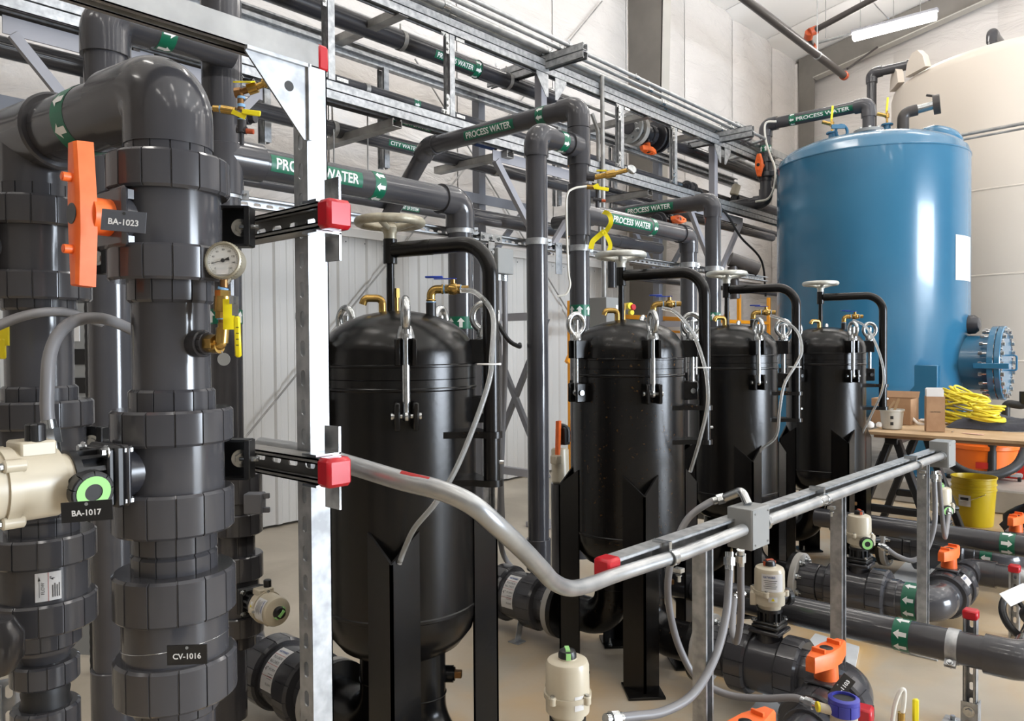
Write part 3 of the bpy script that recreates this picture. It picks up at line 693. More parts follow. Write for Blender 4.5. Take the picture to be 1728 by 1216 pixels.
# painted frame posts with their arms, bracket braces and side bracing
for x in MAINX:
    q = MB(); q.box(T(x, RF+.045, 1.83), .07, .07, 3.62, .004); pf_ = obj('painted_post', q, 'paintgrey', rk)
    q = MB(); q.box(T(x, RF+.045, .02), .2, .2, .04, .004); obj('base_plate', q, 'paintgrey', pf_)
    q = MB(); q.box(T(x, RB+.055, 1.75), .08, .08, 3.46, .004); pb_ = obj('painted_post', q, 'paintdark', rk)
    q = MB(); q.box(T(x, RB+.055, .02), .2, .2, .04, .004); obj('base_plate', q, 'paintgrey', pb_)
    zb = zR3-.105
    mm_ = Matrix(((1, 0, 0, x), (0, 0, -1, RF+.004), (0, 1, 0, zb), (0, 0, 0, 1)))
    q = MB(); q.prism(mm_, [(-.60, -.038), (.60, -.038), (.60, .038), (-.60, .038)], .008); obj('bracket_chord', q, 'paintgrey', rk)
    for s in (-1, 1):
        q = MB(); q.tube([(x+s*.56, RF+.008, zb-.03), (x+s*.03, RF+.008, zb-.64)], .030, 4); obj('bracket_brace', q, 'paintgrey', rk)
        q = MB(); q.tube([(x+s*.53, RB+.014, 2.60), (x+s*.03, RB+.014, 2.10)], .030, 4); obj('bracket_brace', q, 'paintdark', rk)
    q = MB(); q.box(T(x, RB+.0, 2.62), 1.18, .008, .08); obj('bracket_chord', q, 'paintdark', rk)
    for s in (0, 1):
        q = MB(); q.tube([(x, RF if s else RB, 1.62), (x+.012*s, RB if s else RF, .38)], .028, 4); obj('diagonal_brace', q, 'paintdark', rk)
    for z in (1.64, .40): q = MB(); q.box(T(x, (RF+RB)/2+.05, z), .05, .62, .06); obj('crosspiece', q, 'paintgrey', rk)
    # cantilever arm carrying the conduits
    ch('arm', (x-.04, 3.33, ZARM+.029), (x-.04, 4.29, ZARM+.029), (0, 0, 1)); ch('arm', (x-.04, 3.33, ZARM-.031), (x-.04, 4.29, ZARM-.031), (0, 0, -1))
    for s in (-1, 1):
        mm = fr((x+s*.042, RF-.060, zR1-.058), (0, -1, 0), (s, 0, 0)); q = MB(); q.prism(mm, [(0, 0), (.14, 0), (.14, -s*.028), (.028, -s*.17), (0, -s*.17)], .005); obj('gusset_plate', q, 'galv', rk)
for x, zz in ((2.1, zR3-.085), (3.1, zR3-.085), (4.15, zR3-.085), (6.05, zR3-.085), (7.0, zR3-.085), (2.1, zR1-.035), (3.16, zR1-.035), (6.05, zR1-.035), (6.96, zR1-.035)):
    ch('crossbar', (x, RF-.055, zz), (x, RB+.055, zz), (0, 0, 1), 'galv_dull', w=.075)

# ---------------------------------------------------------------- conduits along the top arms
def conduit(label, pts, r, m='emt', coup=(), name='conduit', rad=.12, group=None, sub=True):
    path = bend(pts, rad, 8) if len(pts) > 2 else [V(p) for p in pts]
    q = MB(); q.tube(path, r, 14); t = thing(name, label, 'conduit', pts[0], group); obj('tube', q, m, t)
    for (o, ax) in coup: 
        q = MB(); q.cyl(fr(V(o)-V(ax).normalized()*.03, ax), r*1.25, .06, 16, c=.002); q.cyl(fr(V(o)+V((0, 0, r*.9)), (0, 0, 1)), .006, r*.5+.006, 8); obj('coupling', q, 'zinc', t)
    return t
zc0 = ZARM+.060
cds = [(3.48, .0165, 'thin conduit farthest toward the viewer on the rack top'), (3.565, .0165, 'second thin conduit in from the rack edge'),
       (3.685, .0245, 'thick conduit beside the two thin ones on the rack top'), (3.75, .0235, 'thick conduit nearest the grey rack posts'),
       (3.92, .018, 'conduit just behind the grey posts on the rack top'), (4.22, .020, 'conduit at the wall side of the rack arms')]
for i, (y, r, lab) in enumerate(cds):
    if i < 2: pts = [(-.8, y, zc0+r), (7.95+.14*(1-i), y, zc0+r), (8.12+.14*(1-i), y+.42, zc0+r-.01), (10.4, y+.42, zc0+r-.02)]; coup = [((5.5+.35*i, y, zc0+r), (1, 0, 0))]
    elif i < 4: pts = [(-.8, y, zc0+r), (8.55, y, zc0+r), (8.7, y+.45, zc0+r), (10.1, y+.5, zc0+r)]; coup = [((5.98+.14*i, y, zc0+r), (1, 0, 0)), ((3.3+.11*i, y, zc0+r), (1, 0, 0)), ((7.8, y, zc0+r), (1, 0, 0))]
    else: pts = [(-.8, y, zc0+r), (7.8 if i == 5 else 8.7, y, zc0+r)]; coup = [((5.3, y, zc0+r), (1, 0, 0))]
    t = conduit(lab, pts, r, coup=coup, rad=.08)
    for x in MAINX:
        q = MB(); q.lathe(fr((x-.055, y, zc0+r), (1, 0, 0)), [(r, 0), (r+.004, 0), (r+.004, .030), (r, .030), (r, 0)], 14, caps=False); q.cyl(fr((x-.04, y, zc0+2*r), (0, 0, 1)), .006, .03, 8); obj('strap', q, 'zinc', t)
conduit('slim vertical conduit dropping from the rack top past the tall elbow', [PY(1016, 128, 3.66), PY(1018, 330, 3.66), PY(1020, 505, 3.66)], .0175, 'galv_dull')
conduit('slim vertical conduit with a kinked top beside the tall elbow', [PY(999, 192, 3.95), PY(1009, 222, 3.95), PY(1011, 330, 3.95), PY(1013, 400, 3.95)], .0175, 'galv_dull', rad=.07)

# ---------------------------------------------------------------- rack pipes
def rack_pipe(label, px, py, y, r, x0, x1, m='pvc', z=None):
    z = lineX(px, py, y) if z is None else z
    t = thing('rack_pipe', label, 'pipe', (x0, y, z)); q = MB(); q.tube([(x0, y, z), (x1, y, z)], r, 28); obj('pipe', q, m, t); return t, z
def strap(t, x, y, z, r, up=.2, m='galv_dull'):
    q = MB(); q.lathe(fr((x-.015, y, z), (1, 0, 0)), [(r, 0), (r+.004, 0), (r+.004, .034), (r, .034), (r, 0)], 24, caps=False)
    if up: q.tube([(x, y, z+r-.002), (x, y, z+r+up)], .006, 8)
    obj('hanger_band', q, m, t)
Y1, Y2, Y3, Y4, Y8, Y9 = 4.06, 4.19, 4.02, 4.22, 4.12, 4.22
P1, z1 = rack_pipe('thick dark pipe on the rack upper tier marked PROCESS WATER', 885, 148, Y1, .064, XR0, 5.50, 'pvc_dark')
for x in (2.25, 3.45, 4.53): strap(P1, x, Y1, z1, .064, .05)
q = MB(); q.cyl(fr((4.19, Y1, z1), (1, 0, 0)), .070, .008, 28); obj('joint_ring', q, 'ink', P1)
mp = PY(770, 108, Y1-.06); marker(P1, (mp.x, Y1, z1), (1, 0, 0), .064, 'PROCESS WATER', .40, .056, .05)
arrow_band(P1, (mp.x+.24, Y1, z1), (1, 0, 0), .064, .07)
xa_ = PY(1050, 213, Y1).x; xb_ = PY(1122, 240, Y1).x; xm_ = (xa_+xb_)/2
P1b, _ = rack_pipe('dark upper tier pipe beyond the flanged valve', 0, 0, Y1, .064, xb_, 10.0, 'pvc_dark', z=z1)
strap(P1b, 7.0, Y1, z1, .064, .05); strap(P1b, 7.9, Y1, z1, .064, .05)
vv = valve('flanged_valve', 'dark ball valve between two round flanges high on the rack', (xm_, Y1, z1), (1, 0, 0), (0, -.25, -1), 1.15, 'handle', (1, 0, 0), 'pvc_dark', conn=(False, False))
hw_ = .13
flange(vv, (xm_-hw_-.12, Y1, z1), (-1, 0, 0), .148, .03, .062, 'boxgrey'); flange(vv, (xm_-hw_, Y1, z1), (-1, 0, 0), .148, .06, .062, 'lightgrey', 8)
flange(vv, (xm_+hw_+.03, Y1, z1), (1, 0, 0), .148, .03, .062, 'pvc_dark'); flange(vv, (xm_+hw_+.11, Y1, z1), (1, 0, 0), .148, .03, .062, 'pvc_dark')
q = MB(); q.cyl(fr((xm_-hw_-.16, Y1, z1), (1, 0, 0)), .066, 2*hw_+.34, 24); obj('spool', q, 'pvc_dark', vv)
P2, z2 = rack_pipe('small dark pipe with green flow arrows lying on the lower tier', 620, 151, Y2, .034, 1.2, 10.0)
arrow_band(P2, (PY(700, 177, Y2).x, Y2, z2), (1, 0, 0), .034, .06, count=5); strap(P2, PY(617, 150, Y2).x, Y2, z2, .034, 0)
P3, z3 = rack_pipe('small dark pipe slung right under the lower rail', 692, 207, Y3, .034, -.7, 4.35, 'pvc_dark')
marker(P3, (PY(692, 207, Y3).x, Y3, z3), (1, 0, 0), .034, 'TO FRONT OF SYSTEM', .34, .040, -.2)
P4, z4 = rack_pipe('dark pipe marked CITY WATER hung under the crossbars', 620, 232, Y4, .051, XR0, 10.0)
marker(P4, (PY(683, 250, Y4-.05).x, Y4, z4), (1, 0, 0), .051, 'CITY WATER', .28, .042, .1)
for px, py in ((561, 215), (834, 290)):
    p = PY(px, py, Y4); strap(P4, p.x, Y4, z4, .051, .16)
P8, z8 = rack_pipe('small dark pipe marked TO FRONT OF SYSTEM low behind the thick one', 690, 352, Y8, .030, .7, 4.5)
marker(P8, (PY(686, 352, Y8-.03).x, Y8, z8), (1, 0, 0), .030, 'TO FRONT OF SYSTEM', .24, .036, .1)
P9, z9 = rack_pipe('thick grey header pipe at the back of the lower tier', 838, 371, Y9, .060, .9, 7.1)
for x in (5.74, 6.3): q = MB(); q.cyl(fr((x, Y9, z9), (1, 0, 0)), .064, .16, 28, c=.003); obj('coupling', q, 'pvc', P9)
P9b, z9b = rack_pipe('slim dark pipe running low behind the far risers', 1260, 382, 4.30, .036, 6.0, 11, 'pvc_dark')
P9c, z9c = rack_pipe('slim dark pipe at valve level behind the far risers', 1290, 494, 4.4, .030, 6.5, 11, 'pvc_dark')
p = PY(1163, 303, 4.19); valve('check_valve', 'grey union check valve on the lower tier', (p.x, Y2, z2+.0), (1, 0, 0), (0, -1, 0), .8, 'none')
for a in ((563, 218), (620, 192)):
    p = PY(*a, 4.08); q = MB(); q.tube([p, p-V((0, 0, .56))], .005, 6); single('hanger_rod', q, 'galv_dull', ['thin hanger rod dropping from the left crossbar end', 'thin hanger rod dropping from the middle of the crossbar'][a[0] > 600], 'rod')
q = MB(); p = PY(805, 242, Y3); q.tube([(p.x-.03, Y3, z3), (p.x+.17, Y3, z3)], .0355, 16); single('pipe_wrap', q, 'blueink', 'short dark blue wrap on the pipe under the lower rail', 'wrap')

# ---------------------------------------------------------------- header pipes in front of the rack (Y = 2.5)
HY = 2.50
zD = (PY(660, 318, HY).z+PY(480, 286, HY).z)/2
Dp = PY(381, 620, HY); Cp = PY(197, 400, HY-.12); Ep = PY(777, 450, HY)
DX, CX, CY = Dp.x, Cp.x, HY-.12
zCD = PY(285, 68, HY).z
tE = pvc_run('process_water_header', 'thick grey pipe marked PROCESS WATER running to an elbow above the first vessel', [(DX+.06, HY, zD), (Ep.x, HY, zD), (Ep.x, HY, .25)], .057)
mx = PY(538, 294, HY-.05); marker(tE, (mx.x, HY, zD), (1, 0, 0), .057, 'PROCESS WATER', .40, .062, .25)
ab = PY(642, 313, HY-.05); arrow_band(tE, (ab.x, HY, zD), (1, 0, 0), .057, .055, True)
arrow_band(tE, (Ep.x, HY, PY(792, 545, HY).z), (0, 0, 1), .057, .055)
# riser C with crossover to D
zc_ = PY(183, 60, CY).z
tC = pvc_run('left_riser', 'dark grey riser with a crossover elbow high behind the left valves', [(CX, HY-.06, .1), (CX, HY-.06, zCD), (DX, HY-.06, zCD)], .060)
ac = PY(284, 68, HY-.1); arrow_band(tC, (ac.x, HY-.06, zCD), (1, 0, 0), .060, .05)
q = MB(); zb = PY(190, 1180, HY-.06).z; q.cyl(fr((CX, HY-.06, zb-.1), (0, 0, 1)), .068, .2, 32, c=.003); obj('coupling', q, 'pvc', tC)
DXv = DX; DY = HY
tD = thing('second_riser', 'dark grey riser with tees and a gauge tapping left of the tall strut post', 'pipe', (DX, HY, 0))
q = MB(); q.tube([(DX, HY, .12), (DX, HY, 3.3)], .057, 32); obj('pipe', q, 'pvc', tD)
for y0, y1, R in ((122, 195, .066), (245, 330, .067), (0, 48, .067), (84, 140, .066)):
    za, zb = PY(375, y1, HY).z, PY(375, y0, HY).z; q = MB(); q.cyl(fr((DX, HY, za), (0, 0, 1)), R, zb-za, 32, c=.002); obj('tee', q, 'pvc', tD)
q = MB(); q.cyl(fr((DX, HY, zD), (1, 0, 0)), .067, .14, 32, c=.002); obj('tee_branch', q, 'pvc', tD)
arrow_band(tD, (DX, HY, PY(385, 535, HY).z), (0, 0, 1), .057, .05)
# risers F, G, H, I
Fp = PY(907, 600, HY); Gp = PY(977, 300, HY); Gp2 = PY(977, 470, HY); Hp = PY(1162, 500, HY); Ip = PY(1203, 450, HY)
FXx, GXx, HXx, IXx = Fp.x, Gp.x, Hp.x, Ip.x
zF = PY(930, 234, HY).z; zG = PY(970, 178, HY).z; zGH = PY(1100, 384, HY).z; zI = PY(1190, 335, HY).z
tF = pvc_run('tall_riser', 'tall grey riser with a rounded elbow, standing between first and second vessel', [(FXx, HY, .28), (FXx, HY, zF), (GXx-.06, HY, zF)], .054)
arrow_band(tF, (PY(957, 235, HY-.05).x, HY, zF), (1, 0, 0), .054, .05)
q = MB(); zb = PY(907, 935, HY).z; q.cyl(fr((FXx, HY, zb-.08), (0, 0, 1)), .063, .16, 32, c=.002); obj('coupling', q, 'pvc', tF)
yk = PX(722, 226, GXx).y
tG = pvc_run('looping_riser', 'grey riser looping back over the rack, marked PROCESS WATER', [(GXx, HY, .25), (GXx, HY, zG), (GXx, yk, zG+.0), (GXx, yk+.42, zG-.42), (GXx, yk+.42, zG-.9)][:4], .054)
q = MB(); q.cyl(fr((GXx, HY, zF-.10), (0, 0, 1)), .063, .2, 32, c=.002); q.cyl(fr((GXx-.10, HY, zF), (1, 0, 0)), .064, .08, 32, c=.002); obj('tee', q, 'pvc', tG)
q = MB(); q.cyl(fr((GXx, HY, zGH-.13), (0, 0, 1)), .0625, .28, 32, c=.002); q.cyl(fr((GXx, HY, zGH), (1, 0, 0)), .0625, .12, 32, c=.002); obj('tee', q, 'pvc', tG)
mG = PX(823, 201, GXx-.05); marker(tG, (GXx, mG.y, zG), (0, -1, 0), .054, 'PROCESS WATER', .40, .058, .1)
aG = PX(909, 180, GXx-.05); arrow_band(tG, (GXx, aG.y, zG), (0, -1, 0), .054, .055, True)
arrow_band(tG, (GXx, HY, PY(981, 524, HY).z), (0, 0, 1), .054, .06)
tH = pvc_run('third_riser', 'grey riser under the right-hand end of the header marked PROCESS WATER', [(GXx+.06, HY, zGH), (HXx, HY, zGH), (HXx, HY, .3)], .054)
mH = PY(1067, 380, HY-.05); marker(tH, (mH.x, HY, zGH), (1, 0, 0), .054, 'PROCESS WATER', .44, .056, .1)
arrow_band(tH, (PY(1107, 386, HY-.05).x, HY, zGH), (1, 0, 0), .054, .05, True)
yI = PX(1022, 352, IXx).y
tI = pvc_run('fourth_riser', 'grey riser farthest right with a level arm marked PROCESS WATER', [(IXx, HY, .3), (IXx, HY, zI), (IXx, yI+.5, zI)], .054)
mI = PX(1095, 341, IXx-.05); marker(tI, (IXx, mI.y, zI), (0, -1, 0), .054, 'PROCESS WATER', .40, .056, .15)
aI = PX(1024, 350, IXx-.05); arrow_band(tI, (IXx, aI.y, zI), (0, -1, 0), .054, .05)
arrow_band(tI, (IXx, HY, PY(1201, 534, HY).z), (0, 0, 1), .054, .055)

# slotted rail the risers are clamped to
zS = (PY(815, 400, HY+.09).z+PY(430, 346, HY+.09).z)/2
q = MB(); q.channel((DX-.3, HY+.085, zS), (6.0, HY+.085, zS), (0, -1, 0), slots=True); single('slotted_rail', q, 'galv', 'long slotted strut rail at head height behind the risers', 'rail', org=V((3, HY, zS)))
for x, R, lab in ((DX, .057, 'band clamp on the second riser beside the upper strut'), (Ep.x, .057, 'band clamp under the header elbow above the first vessel'), (FXx, .054, 'band clamp on the tall riser between vessels'),
                  (GXx, .054, 'band clamp on the looping riser'), (HXx, .054, 'band clamp on the third riser'), (IXx, .054, 'band clamp on the fourth riser beside the third handwheel')):
    pipe_clamp((x, HY, zS), (0, 0, 1), R, (1, -.55, 0), lab)
# T plate, drop strut and junction box beside the tall riser
px_ = PY(831, 405, HY+.05)
t = thing('strut_drop', 'vertical strut hung from a T-shaped bolt plate above the first vessel arm', 'strut', (px_.x, HY+.06, zS))
q = MB(); mm = fr((px_.x, HY+.06, zS), (0, -1, 0), (1, 0, 0)); q.prism(mm, [(-.075, -.02), (.075, -.02), (.075, .02), (-.075, .02)], .005); q.box(T(px_.x, HY+.0575, zS-.06), .042, .005, .09); obj('t_plate', q, 'zinc', t)
q = MB()
for dx, dz in ((-.055, 0), (0, 0), (.055, 0), (0, -.07)): q.bolt((px_.x+dx, HY+.054, zS+dz), (0, -1, 0), .009, .009)
obj('bolt', q, 'zinc', t)
q = MB(); q.channel((px_.x, HY+.085, .05), (px_.x, HY+.085, zS-.03), (0, -1, 0)); obj('channel', q, 'galv', t)
jb = PY(857, 440, HY+.02)
t = thing('junction_box', 'small grey junction box beside the tall riser with conduits below', 'box', jb)
q = MB(); q.box(T(jb.x, jb.y+.05, jb.z), .115, .075, .125, .003); obj('body', q, 'boxgrey', t)
for k, dx in enumerate((-.045, -.015, .03)):
    q = MB(); c = V((jb.x+dx, jb.y+.05, jb.z-.065)); q.cyl(fr(c-V((0, 0, .03)), (0, 0, 1)), .016, .03, 8); obj('connector', q, 'zinc', t)
conduit('dark flexible conduit hanging straight below the small junction box', smooth([jb+V((.03, .05, -.09)), jb+V((.03, .05, -.5)), jb+V((.06, .10, -.9)), jb+V((.15, .2, -1.45)), jb+V((.4, .3, -1.7))]), .014, 'flexgrey', name='flexible_conduit', rad=.0)
conduit('grey flexible conduit dropping from the junction box to the floor valve', smooth([jb+V((-.015, .05, -.09)), jb+V((-.015, .05, -.5)), jb+V((.0, .06, -1.0)), jb+V((-.03, .02, -1.35))]), .015, 'flexgrey', name='flexible_conduit')
conduit('black cable loop swinging from the box behind the first vessel', smooth([jb+V((-.045, .05, -.09)), jb+V((-.05, .05, -.25)), jb+V((-.01, .0, -.38)), jb+V((.10, .02, -.42)), jb+V((.2, .1, -.41))]), .011, 'rubber', name='flexible_conduit')
pb = PY(943, 436, HY+.06); q = MB(); q.box(T(pb.x, pb.y, pb.z), .055, .004, .17, .001); q.bolt(pb+V((-.015, -.003, .07)), (0, -1, 0), .004, .003); q.bolt(pb+V((.015, -.003, .07)), (0, -1, 0), .004, .003)
single('metal_plate', q, 'galv', 'bare upright metal plate screwed to the rail right of the tall riser', 'plate')
# grey electrical enclosure with e-stop behind the second vessel
eb = PY(1030, 545, 3.6)
t = thing('electrical_enclosure', 'grey electrical enclosure with white stickers behind the second handwheel', 'box', eb)
q = MB(); q.box(T(eb.x, eb.y+.08, eb.z), .20, .22, .42, .003); obj('body', q, 'boxgrey', t)
q = MB(); q.box(T(eb.x+.05, eb.y-.032, eb.z+.12), .035, .002, .06); obj('sticker', q, 'label', t); q = MB(); q.box(T(eb.x+.05, eb.y-.032, eb.z-.02), .055, .002, .045); obj('sticker', q, 'label', t)
conduit('upright conduit entering the top of the grey enclosure', [eb+V((.02, .08, .21)), eb+V((.02, .08, .95))], .018, 'emt'); 
p = PY(1033, 470, 3.75); q = MB(); q.tube([p+V((0, 0, -.08)), p+V((0, 0, .25))], .04, 20); single('pipe_stub', q, 'pvc_dark', 'short dark pipe behind the second handwheel', 'pipe')
es = PY(1066, 518, 3.6); t = thing('emergency_stop', 'red mushroom emergency stop on yellow housings', 'button', es)
q = MB(); q.cyl(fr(es+V((0, .04, .01)), (-.3, -1, 0)), .03, .04, 20); q.cyl(fr(es+V((.02, .03, -.045)), (-.3, -1, 0)), .022, .03, 20); obj('housing', q, 'yellow', t)
q = MB(); q.cyl(fr(es+V((.012, -.0, .0)), (-.3, -1, 0)), .026, .02, 24, c=.004); obj('mushroom_head', q, 'red', t)
# amber lift frame seen between the vessels
t = thing('pallet_lift', 'amber yellow tubular steel lift frame behind the vessels', 'frame', (6, 4, 0))
for px, y0, y1 in ((962, 507, 690), (1247, 497, 620), (1297, 502, 640), (1225, 530, 640)):
    a = PY(px, y0, 4.95); q = MB(); q.box(T(a.x, 4.95, a.z/2), .05, .05, a.z, .006); obj('upright', q, 'safety', t)
for py, z1_ in ((530, 0), (556, 0)):
    a = PY(962, py, 4.95); c = PY(1297, py-4, 4.95); q = MB(); q.box(T((a.x+c.x)/2, 4.95, a.z), c.x-a.x, .04, .05 if py < 540 else .03, .005); obj('crossbar', q, 'safety', t)
a = PY(985, 548, 4.93); q = MB(); q.tube([a+V((-.3, 0, -.4)), a], .03, 4); obj('brace', q, 'safety', t)
# conduit bank and cabinet at the far left
for k in range(8):
    x0 = .05+.16*k; pz = 2.75-.03*k
    conduit(['bent galvanised conduit at the left end of the wall bank', 'galvanised conduit in the wall bank by the left edge'][k > 0], [(x0, 4.55, .4), (x0, 4.55, 3.05-.02*k), (x0-.55, 4.2, 3.4-.02*k)], .022, 'emt', rad=.25, group=None if k == 0 else 'conduits bunched on the wall')
cb = P(137, 610, 3.6)
t = thing('control_cabinet', 'light grey control cabinet seen between the two left valve columns', 'cabinet', (cb.x, cb.y, 0))
q = MB(); q.box(fr((cb.x, cb.y, 1.15), (0, 0, 1), (.6, -.8, 0)), .34, .22, 1.1, .006); q.box(fr((cb.x, cb.y, .3), (0, 0, 1), (.6, -.8, 0)), .30, .18, .62, .004); obj('body', q, 'boxgrey', t)
q = MB(); n = V((-.8, -.6, 0)); c = V((cb.x, cb.y, 1.48))+n*.112; q.box(fr(c, n, (.6, -.8, 0)), .14, .08, .004); obj('nameplate', q, 'label', t)
q = MB()
for k in range(2): q.box(fr(V((cb.x, cb.y, 1.37-.13*k))+n*.113, n, (.6, -.8, 0)), .2, .07, .006)
obj('vent', q, 'plastic', t)
p = P(151, 620, 3.3); q = MB(); q.tube([(p.x, p.y, z*.02) for z in range(0, 95)], .016, 10, rf=lambda u, i: 1+.12*(i % 2)); single('corrugated_conduit', q, 'rubber', 'black corrugated conduit running upright beside the cabinet', 'conduit')
# ================================================================== FILTER VESSELS
def rad(d): return math.radians(d)
def pol(az, r, z=0): return V((r*math.cos(rad(az)), r*math.sin(rad(az)), z))
SH = .240
def vessel(c, label, mt, wheel, hose=True, legs_label=None):
    c = V((c[0], c[1], 0)); t = thing('filter_vessel', label, 'filter vessel', c)
    Z = fr(c, (0, 0, 1), (1, 0, 0))
    q = MB(); prof = [(.0001, .435), (.08, .438), (.14, .452), (.19, .480), (.225, .525), (.238, .575), (SH, .60), (SH+.003, .603), (SH+.003, .611), (SH, .614), (SH, 1.272), (SH+.004, 1.276), (SH+.004, 1.281), (SH+.001, 1.284), (SH+.001, 1.306)]
    q.lathe(Z, prof, 72, caps=False); obj('shell', q, mt, t)
    q = MB(); prof = [(SH+.001, 1.308), (SH+.001, 1.342), (SH+.004, 1.344), (SH+.004, 1.349), (SH, 1.352), (SH, 1.385), (.232, 1.415), (.205, 1.452), (.165, 1.482), (.11, 1.503), (.05, 1.514), (.0001, 1.517)]
    q.lathe(Z, prof, 72, caps=False); obj('lid', q, mt, t)
    # legs: angle iron, corner outward, V-cut head, foot plates
    for az in (225, 315, 45, 135):
        o = pol(az, .262); m = fr(c+o, (0, 0, 1), pol(az, 1)); q = MB(); w_, th = .105, .008
        zt, zc_ = .875, .800
        s2 = math.sqrt(.5); e = w_*s2
        # two flanges meeting at the corner (local x outward)
        for sg in (-1, 1):
            a = m @ V((.045, 0, 0)); b = m @ V((.045-e, sg*e, 0)); d = (b-a); nn = V((0, 0, 1)).cross(d).normalized()*th*sg
            vs = [a, b, b+nn, a+nn]; top = [a+V((0, 0, zc_)), b+V((0, 0, zt)), b+nn+V((0, 0, zt)), a+nn+V((0, 0, zc_))]
            q.add([p+V((0, 0, .01)) for p in vs]+top, [(0, 1, 2, 3), (4, 7, 6, 5), (0, 4, 5, 1), (1, 5, 6, 2), (2, 6, 7, 3), (3, 7, 4, 0)])
        lg = obj('leg', q, 'black', t)
        q = MB(); q.box(m @ T(.0, 0, .006), .15, .15, .010, .001); fp_ = obj('foot_plate', q, 'black', lg)
        q = MB(); q.bolt(m @ V((-.045, .045, .011)), (0, 0, 1), .008, .014); q.cyl(m @ T(-.045, .045, .011), .004, .03, 8); obj('anchor_bolt', q, 'zinc', lg)
    # bottom nozzles: elbows towards +Y and -Y with flanges
    for sg in (1, -1):
        p0 = c+V((0, sg*.085, .47)); p1 = c+V((0, sg*.085, .175)); p2 = c+V((0, sg*.36, .175))
        q = MB(); q.tube(bend([p0, p1, p2], .15, 12), .080, 28); nz = obj('nozzle_elbow', q, mt, t)
        for zz in (.335,): q = MB(); q.torus(fr(c+V((0, sg*.085, zz)), (0, 0, 1)), .080, .003, 28, 6); obj('weld_bead', q, 'black', nz)
        q = MB(); bo = c+V((.075, sg*.085-.03, .375)); q.cyl(fr(bo, (.6, -.75, 0)), .026, .03, 20); q.cyl(fr(bo+V((.6, -.75, 0))*.03, (.6, -.75, 0)), .021, .006, 20); b_ = obj('drain_boss', q, mt, nz)
        if sg < 0: q = MB(); q.box(fr(bo+V((.6, -.75, 0))*.045, (.6, -.75, 0)), .021, .021, .026, .002); q.lathe(fr(bo+V((.6, -.75, 0))*.0362, (.6, -.75, 0)), [(.011, 0), (.016, 0), (.016, .001), (.011, .001)], 20, caps=False); obj('drain_plug', q, 'bronze', nz)
        flange(t, p2-V((0, sg*.02, 0)), (0, sg, 0), .138, .026, .07, mt if mt != 'black_rust' else 'black', 8)
    # swing bolts with their lugs
    for k in range(5):
        az = 234+72*k; R0 = SH; n = pol(az, 1); s = pol(az+90, 1)
        def at(r, u, z): return c+n*r+s*u+V((0, 0, z))
        q = MB()
        for sg in (-1, 1): q.box(fr(at(R0+.024, sg*.026, 1.208), (0, 0, 1), n), .064, .016, .080, .004)
        lw = obj('hinge_lug', q, 'black', t)
        q = MB(); q.cyl(fr(at(R0+.034, -.04, 1.208), s), .007, .08, 14); q.cyl(fr(at(R0+.034, -.043, 1.208), s), .011, .006, 14); q.cyl(fr(at(R0+.034, .036, 1.208), s), .011, .006, 14); obj('hinge_pin', q, 'zinc', t)
        q = MB()
        for sg in (-1, 1): q.box(fr(at(R0+.022, sg*.023, 1.388), (0, 0, 1), n), .066, .012, .074, .002)
        q.box(fr(at(R0+.0, 0, 1.388), (0, 0, 1), n), .012, .05, .074); obj('lid_lug', q, 'black', t)
        q = MB(); q.cyl(fr(at(R0+.034, 0, 1.20), (0, 0, 1)), .0112, .31, 16); q.lathe(fr(at(R0+.034, 0, 1.208), s), [(.0001, -.013), (.010, -.011), (.016, -.004), (.016, .004), (.010, .011), (.0001, .013)], 16); sw = obj('swing_bolt', q, 'zinc', t)
        q = MB(); q.lathe(fr(at(R0+.034, 0, 1.427), (0, 0, 1)), [(.026, 0), (.026, .006), (.021, .022), (.017, .034)], 24); loop = []
        for i in range(26):
            a = -math.pi*.36+(math.pi*1.72)*i/25; a2 = a
            loop.append(at(R0+.034+.038*math.cos(a2), 0, 1.494+.042*math.sin(a2)))
        loop = [at(R0+.034+.016, 0, 1.44)]+loop+[at(R0+.034-.016, 0, 1.44)]
        q.tube(loop, .0115, 12); obj('eye_nut', q, 'zinc', t)
    # screw jack, handwheel and davit
    of = pol(103, .03); sc_ = c+of
    def S(z): return sc_+V((0, 0, z))
    q = MB(); q.cyl(fr(S(1.50), (0, 0, 1)), .013, .12, 16); q.cyl(fr(S(1.60), (0, 0, 1)), .0115, .09, 16); q.cyl(fr(S(1.50), (0, 0, 1)), .022, .012, 20)
    for k in range(10): q.cyl(fr(S(1.615+.005*k), (0, 0, 1)), .0128, .0025, 16)
    obj('screw_stem', q, 'black', t)
    q = MB(); q.cyl(fr(S(1.665), (0, 0, 1)), .022, .078, 24, c=.001); obj('collar', q, 'black', t)
    d = pol(283, 1); tip = c+pol(283, .335)
    q = MB(); q.tube([S(1.708)+d*.018, S(1.708)+d*.16], .0245, 24); obj('sleeve', q, 'black', t)
    q = MB(); q.tube(bend([S(1.708)+d*.155, V((tip.x, tip.y, 1.708)), V((tip.x, tip.y, 1.0))], .10, 12), .0238, 24); obj('davit_arm', q, 'black', t)
    for z in (1.142, 1.0):
        m = fr(c+V((0, 0, z-.008)), (0, 0, 1), d); poly = [(SH-.07, -.13), (.29, -.034), (.335, -.032)]+[(.335+.032*math.cos(a), .032*math.sin(a)) for a in [rad(x) for x in range(-80, 81, 16)]]+[(.335, .032), (.29, .034), (SH-.07, .13)]
        q = MB(); q.prism(m, poly, .019); obj('davit_bracket', q, 'black_rust' if z > 1.1 else 'black', t)
    q = MB(); q.bolt((tip.x+.02, tip.y-.012, 1.06), (.8, -.6, 0), .006, .012, False); obj('grease_fitting', q, 'zinc', t)
